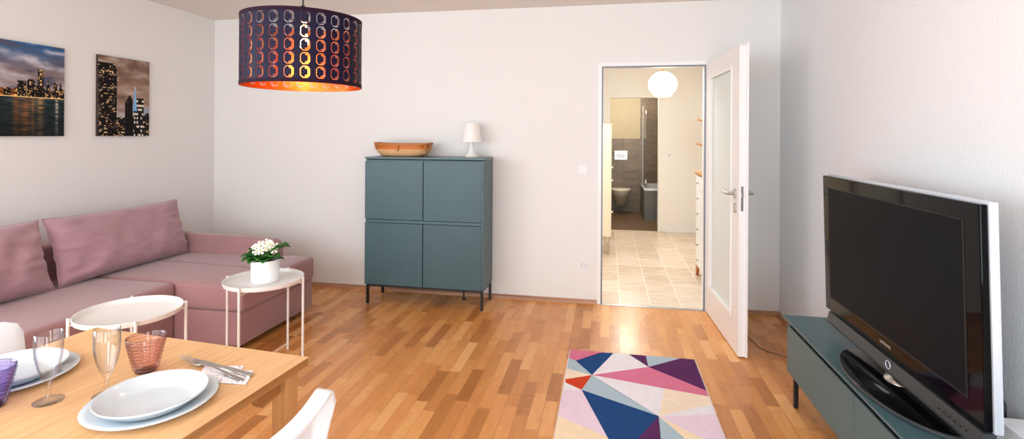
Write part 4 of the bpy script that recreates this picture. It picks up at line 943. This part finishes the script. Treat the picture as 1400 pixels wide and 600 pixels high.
for y0_, y1_ in ((DY1-.12, DY1), (DY0, DY0+.12)):
    b = B(); prism(b, [(y0_, .0995), (y1_, .0995), (y1_, .0), (y1_-.04, .0), (y0_+.03, .07)] if y1_ == DY1 else [(y1_, .0995), (y0_, .0995), (y0_, .0), (y0_+.04, .0), (y1_-.03, .07)], 'x', DXf, DXf+.022); obj('bracket_foot', b, M['redwood'], dr)
    b = B(); box(b, DXf+.38, y0_+.04, 0, DXf+.42, y1_-.04, .0995, .003); obj('rear_foot', b, M['redwood'], dr)
# coat pegs
for z, lab in ((1.62, 'wooden coat peg, upper of two on the right hallway wall'), (1.33, 'wooden coat peg, lower of two above the dresser')):
    t = thing('coat_peg', lab, 'coat peg', (5.12, 2.0, z), 0, 'wooden coat pegs in the hallway')
    b = B(); tube(b, [(5.12, 2.0, z-.09), (5.0, 2.0, z-.06), (4.80, 2.0, z)], [.012, .011, .010], 12); obj('peg', b, M['wood'], t, True)
    b = B(); tube(b, [(5.1195, 2.0, z-.09), (5.112, 2.0, z-.088)], .028, 18); obj('mounting_disc', b, M['wood'], t, True)

# toilet (wall hung)
to = thing('wall_hung_toilet', 'white wall-hung toilet seen through the bathroom doorway', 'toilet', (4.0, 5.25, 0))
def tring(z, hw, y0_, y1_, n=40):
    out = []
    for k in range(n):
        a = 2*PI*k/n; cy_ = (y0_+y1_)/2; ry = (y1_-y0_)/2; s_, c_ = math.sin(a), math.cos(a)
        yy = cy_+ry*(math.copysign(abs(s_)**(.55 if s_ > 0 else .95), s_)); out.append((4.0+hw*c_*(1 if s_ > 0 else 1-.12*s_*s_), yy, z))
    return out
def loft(b, rings):
    R_ = [[b.verts.new(p) for p in r] for r in rings]; n = len(R_[0])
    for i in range(len(R_)-1):
        for k in range(n): b.faces.new((R_[i][k], R_[i][(k+1) % n], R_[i+1][(k+1) % n], R_[i+1][k]))
    b.faces.new(R_[0][::-1]); b.faces.new(R_[-1])
b = B(); loft(b, [tring(.12, .07, 5.28, 5.498), tring(.20, .10, 5.2, 5.498), tring(.28, .125, 5.10, 5.498), tring(.35, .165, 5.0, 5.498), tring(.40, .178, 4.97, 5.498), tring(.425, .18, 4.96, 5.498)]); obj('bowl', b, M['toilet'], to, True, 50)
b = B(); loft(b, [tring(.426, .182, 4.955, 5.40), tring(.445, .186, 4.95, 5.41), tring(.455, .184, 4.955, 5.41), tring(.462, .165, 4.98, 5.39)]); obj('seat_lid', b, M['toilet'], to, True, 50)
fp = thing('flush_plate', 'steel flush plate on the tiled wall above the toilet', 'flush plate', (4.01, 5.5, 1.045))
b = B(); box(b, 3.89, 5.486, .96, 4.13, 5.4995, 1.13, .004); obj('plate', b, M['chrome'], fp)
for cx_ in (3.975, 4.05):
    b = B(); lathe(b, [(0, 0), (.045 if cx_ < 4 else .035, 0), (.043 if cx_ < 4 else .033, .005), (0, .006)], 0, 0, 28); b.transform(Matrix.Translation((cx_, 5.4855, 1.045)) @ Matrix.Rotation(PI/2, 4, 'X')); obj('flush_button', b, M['silver'], fp, True)

tub = thing('bathtub', 'white bathtub with grey tiled side in the bathroom', 'bathtub', (4.73, 4.97, 0))
b = B(); box(b, 4.37, 4.46, 0, 5.098, 4.50, .50); box(b, 4.37, 4.50, 0, 4.40, 5.498, .50); obj('tiled_panel', b, M['tubtile'], tub)
b = B(); X0, X1, Y0, Y1 = 4.362, 5.099, 4.452, 5.499
def rr(x0, y0, x1, y1, r, z): return [((x0+x1)/2+p[0], (y0+y1)/2+p[1], z) for p in rrect(x1-x0, y1-y0, r, 5)]
loft_r = [rr(X0, Y0, X1, Y1, .01, .502), rr(X0, Y0, X1, Y1, .01, .535), rr(X0+.004, Y0+.004, X1-.004, Y1-.004, .01, .54), rr(X0+.06, Y0+.06, X1-.06, Y1-.06, .12, .54), rr(X0+.08, Y0+.09, X1-.08, Y1-.09, .12, .5), rr(X0+.14, Y0+.2, X1-.14, Y1-.2, .1, .16)]
R_ = [[b.verts.new(p) for p in r] for r in loft_r]; n = len(R_[0])
for i in range(len(R_)-1):
    for k in range(n): b.faces.new((R_[i][k], R_[i][(k+1) % n], R_[i+1][(k+1) % n], R_[i+1][k]))
b.faces.new(R_[-1]); obj('basin', b, M['porc'], tub, True, 50)
bs_ = thing('shower_screen', 'clear glass bath screen standing on the tub edge', 'shower screen', (4.40, 5.0, .541))
b = B(); box(b, 4.392, 4.48, .5415, 4.398, 5.25, 1.96); obj('glass_panel', b, M['glass'], bs_)
b = B()
for z in (.62, 1.78): box(b, 4.384, 4.47, z, 4.406, 4.53, z+.06, .002)
box(b, 4.388, 5.2505, .5415, 4.402, 5.27, 1.96, .001); obj('hinge_rail', b, M['chrome'], bs_)
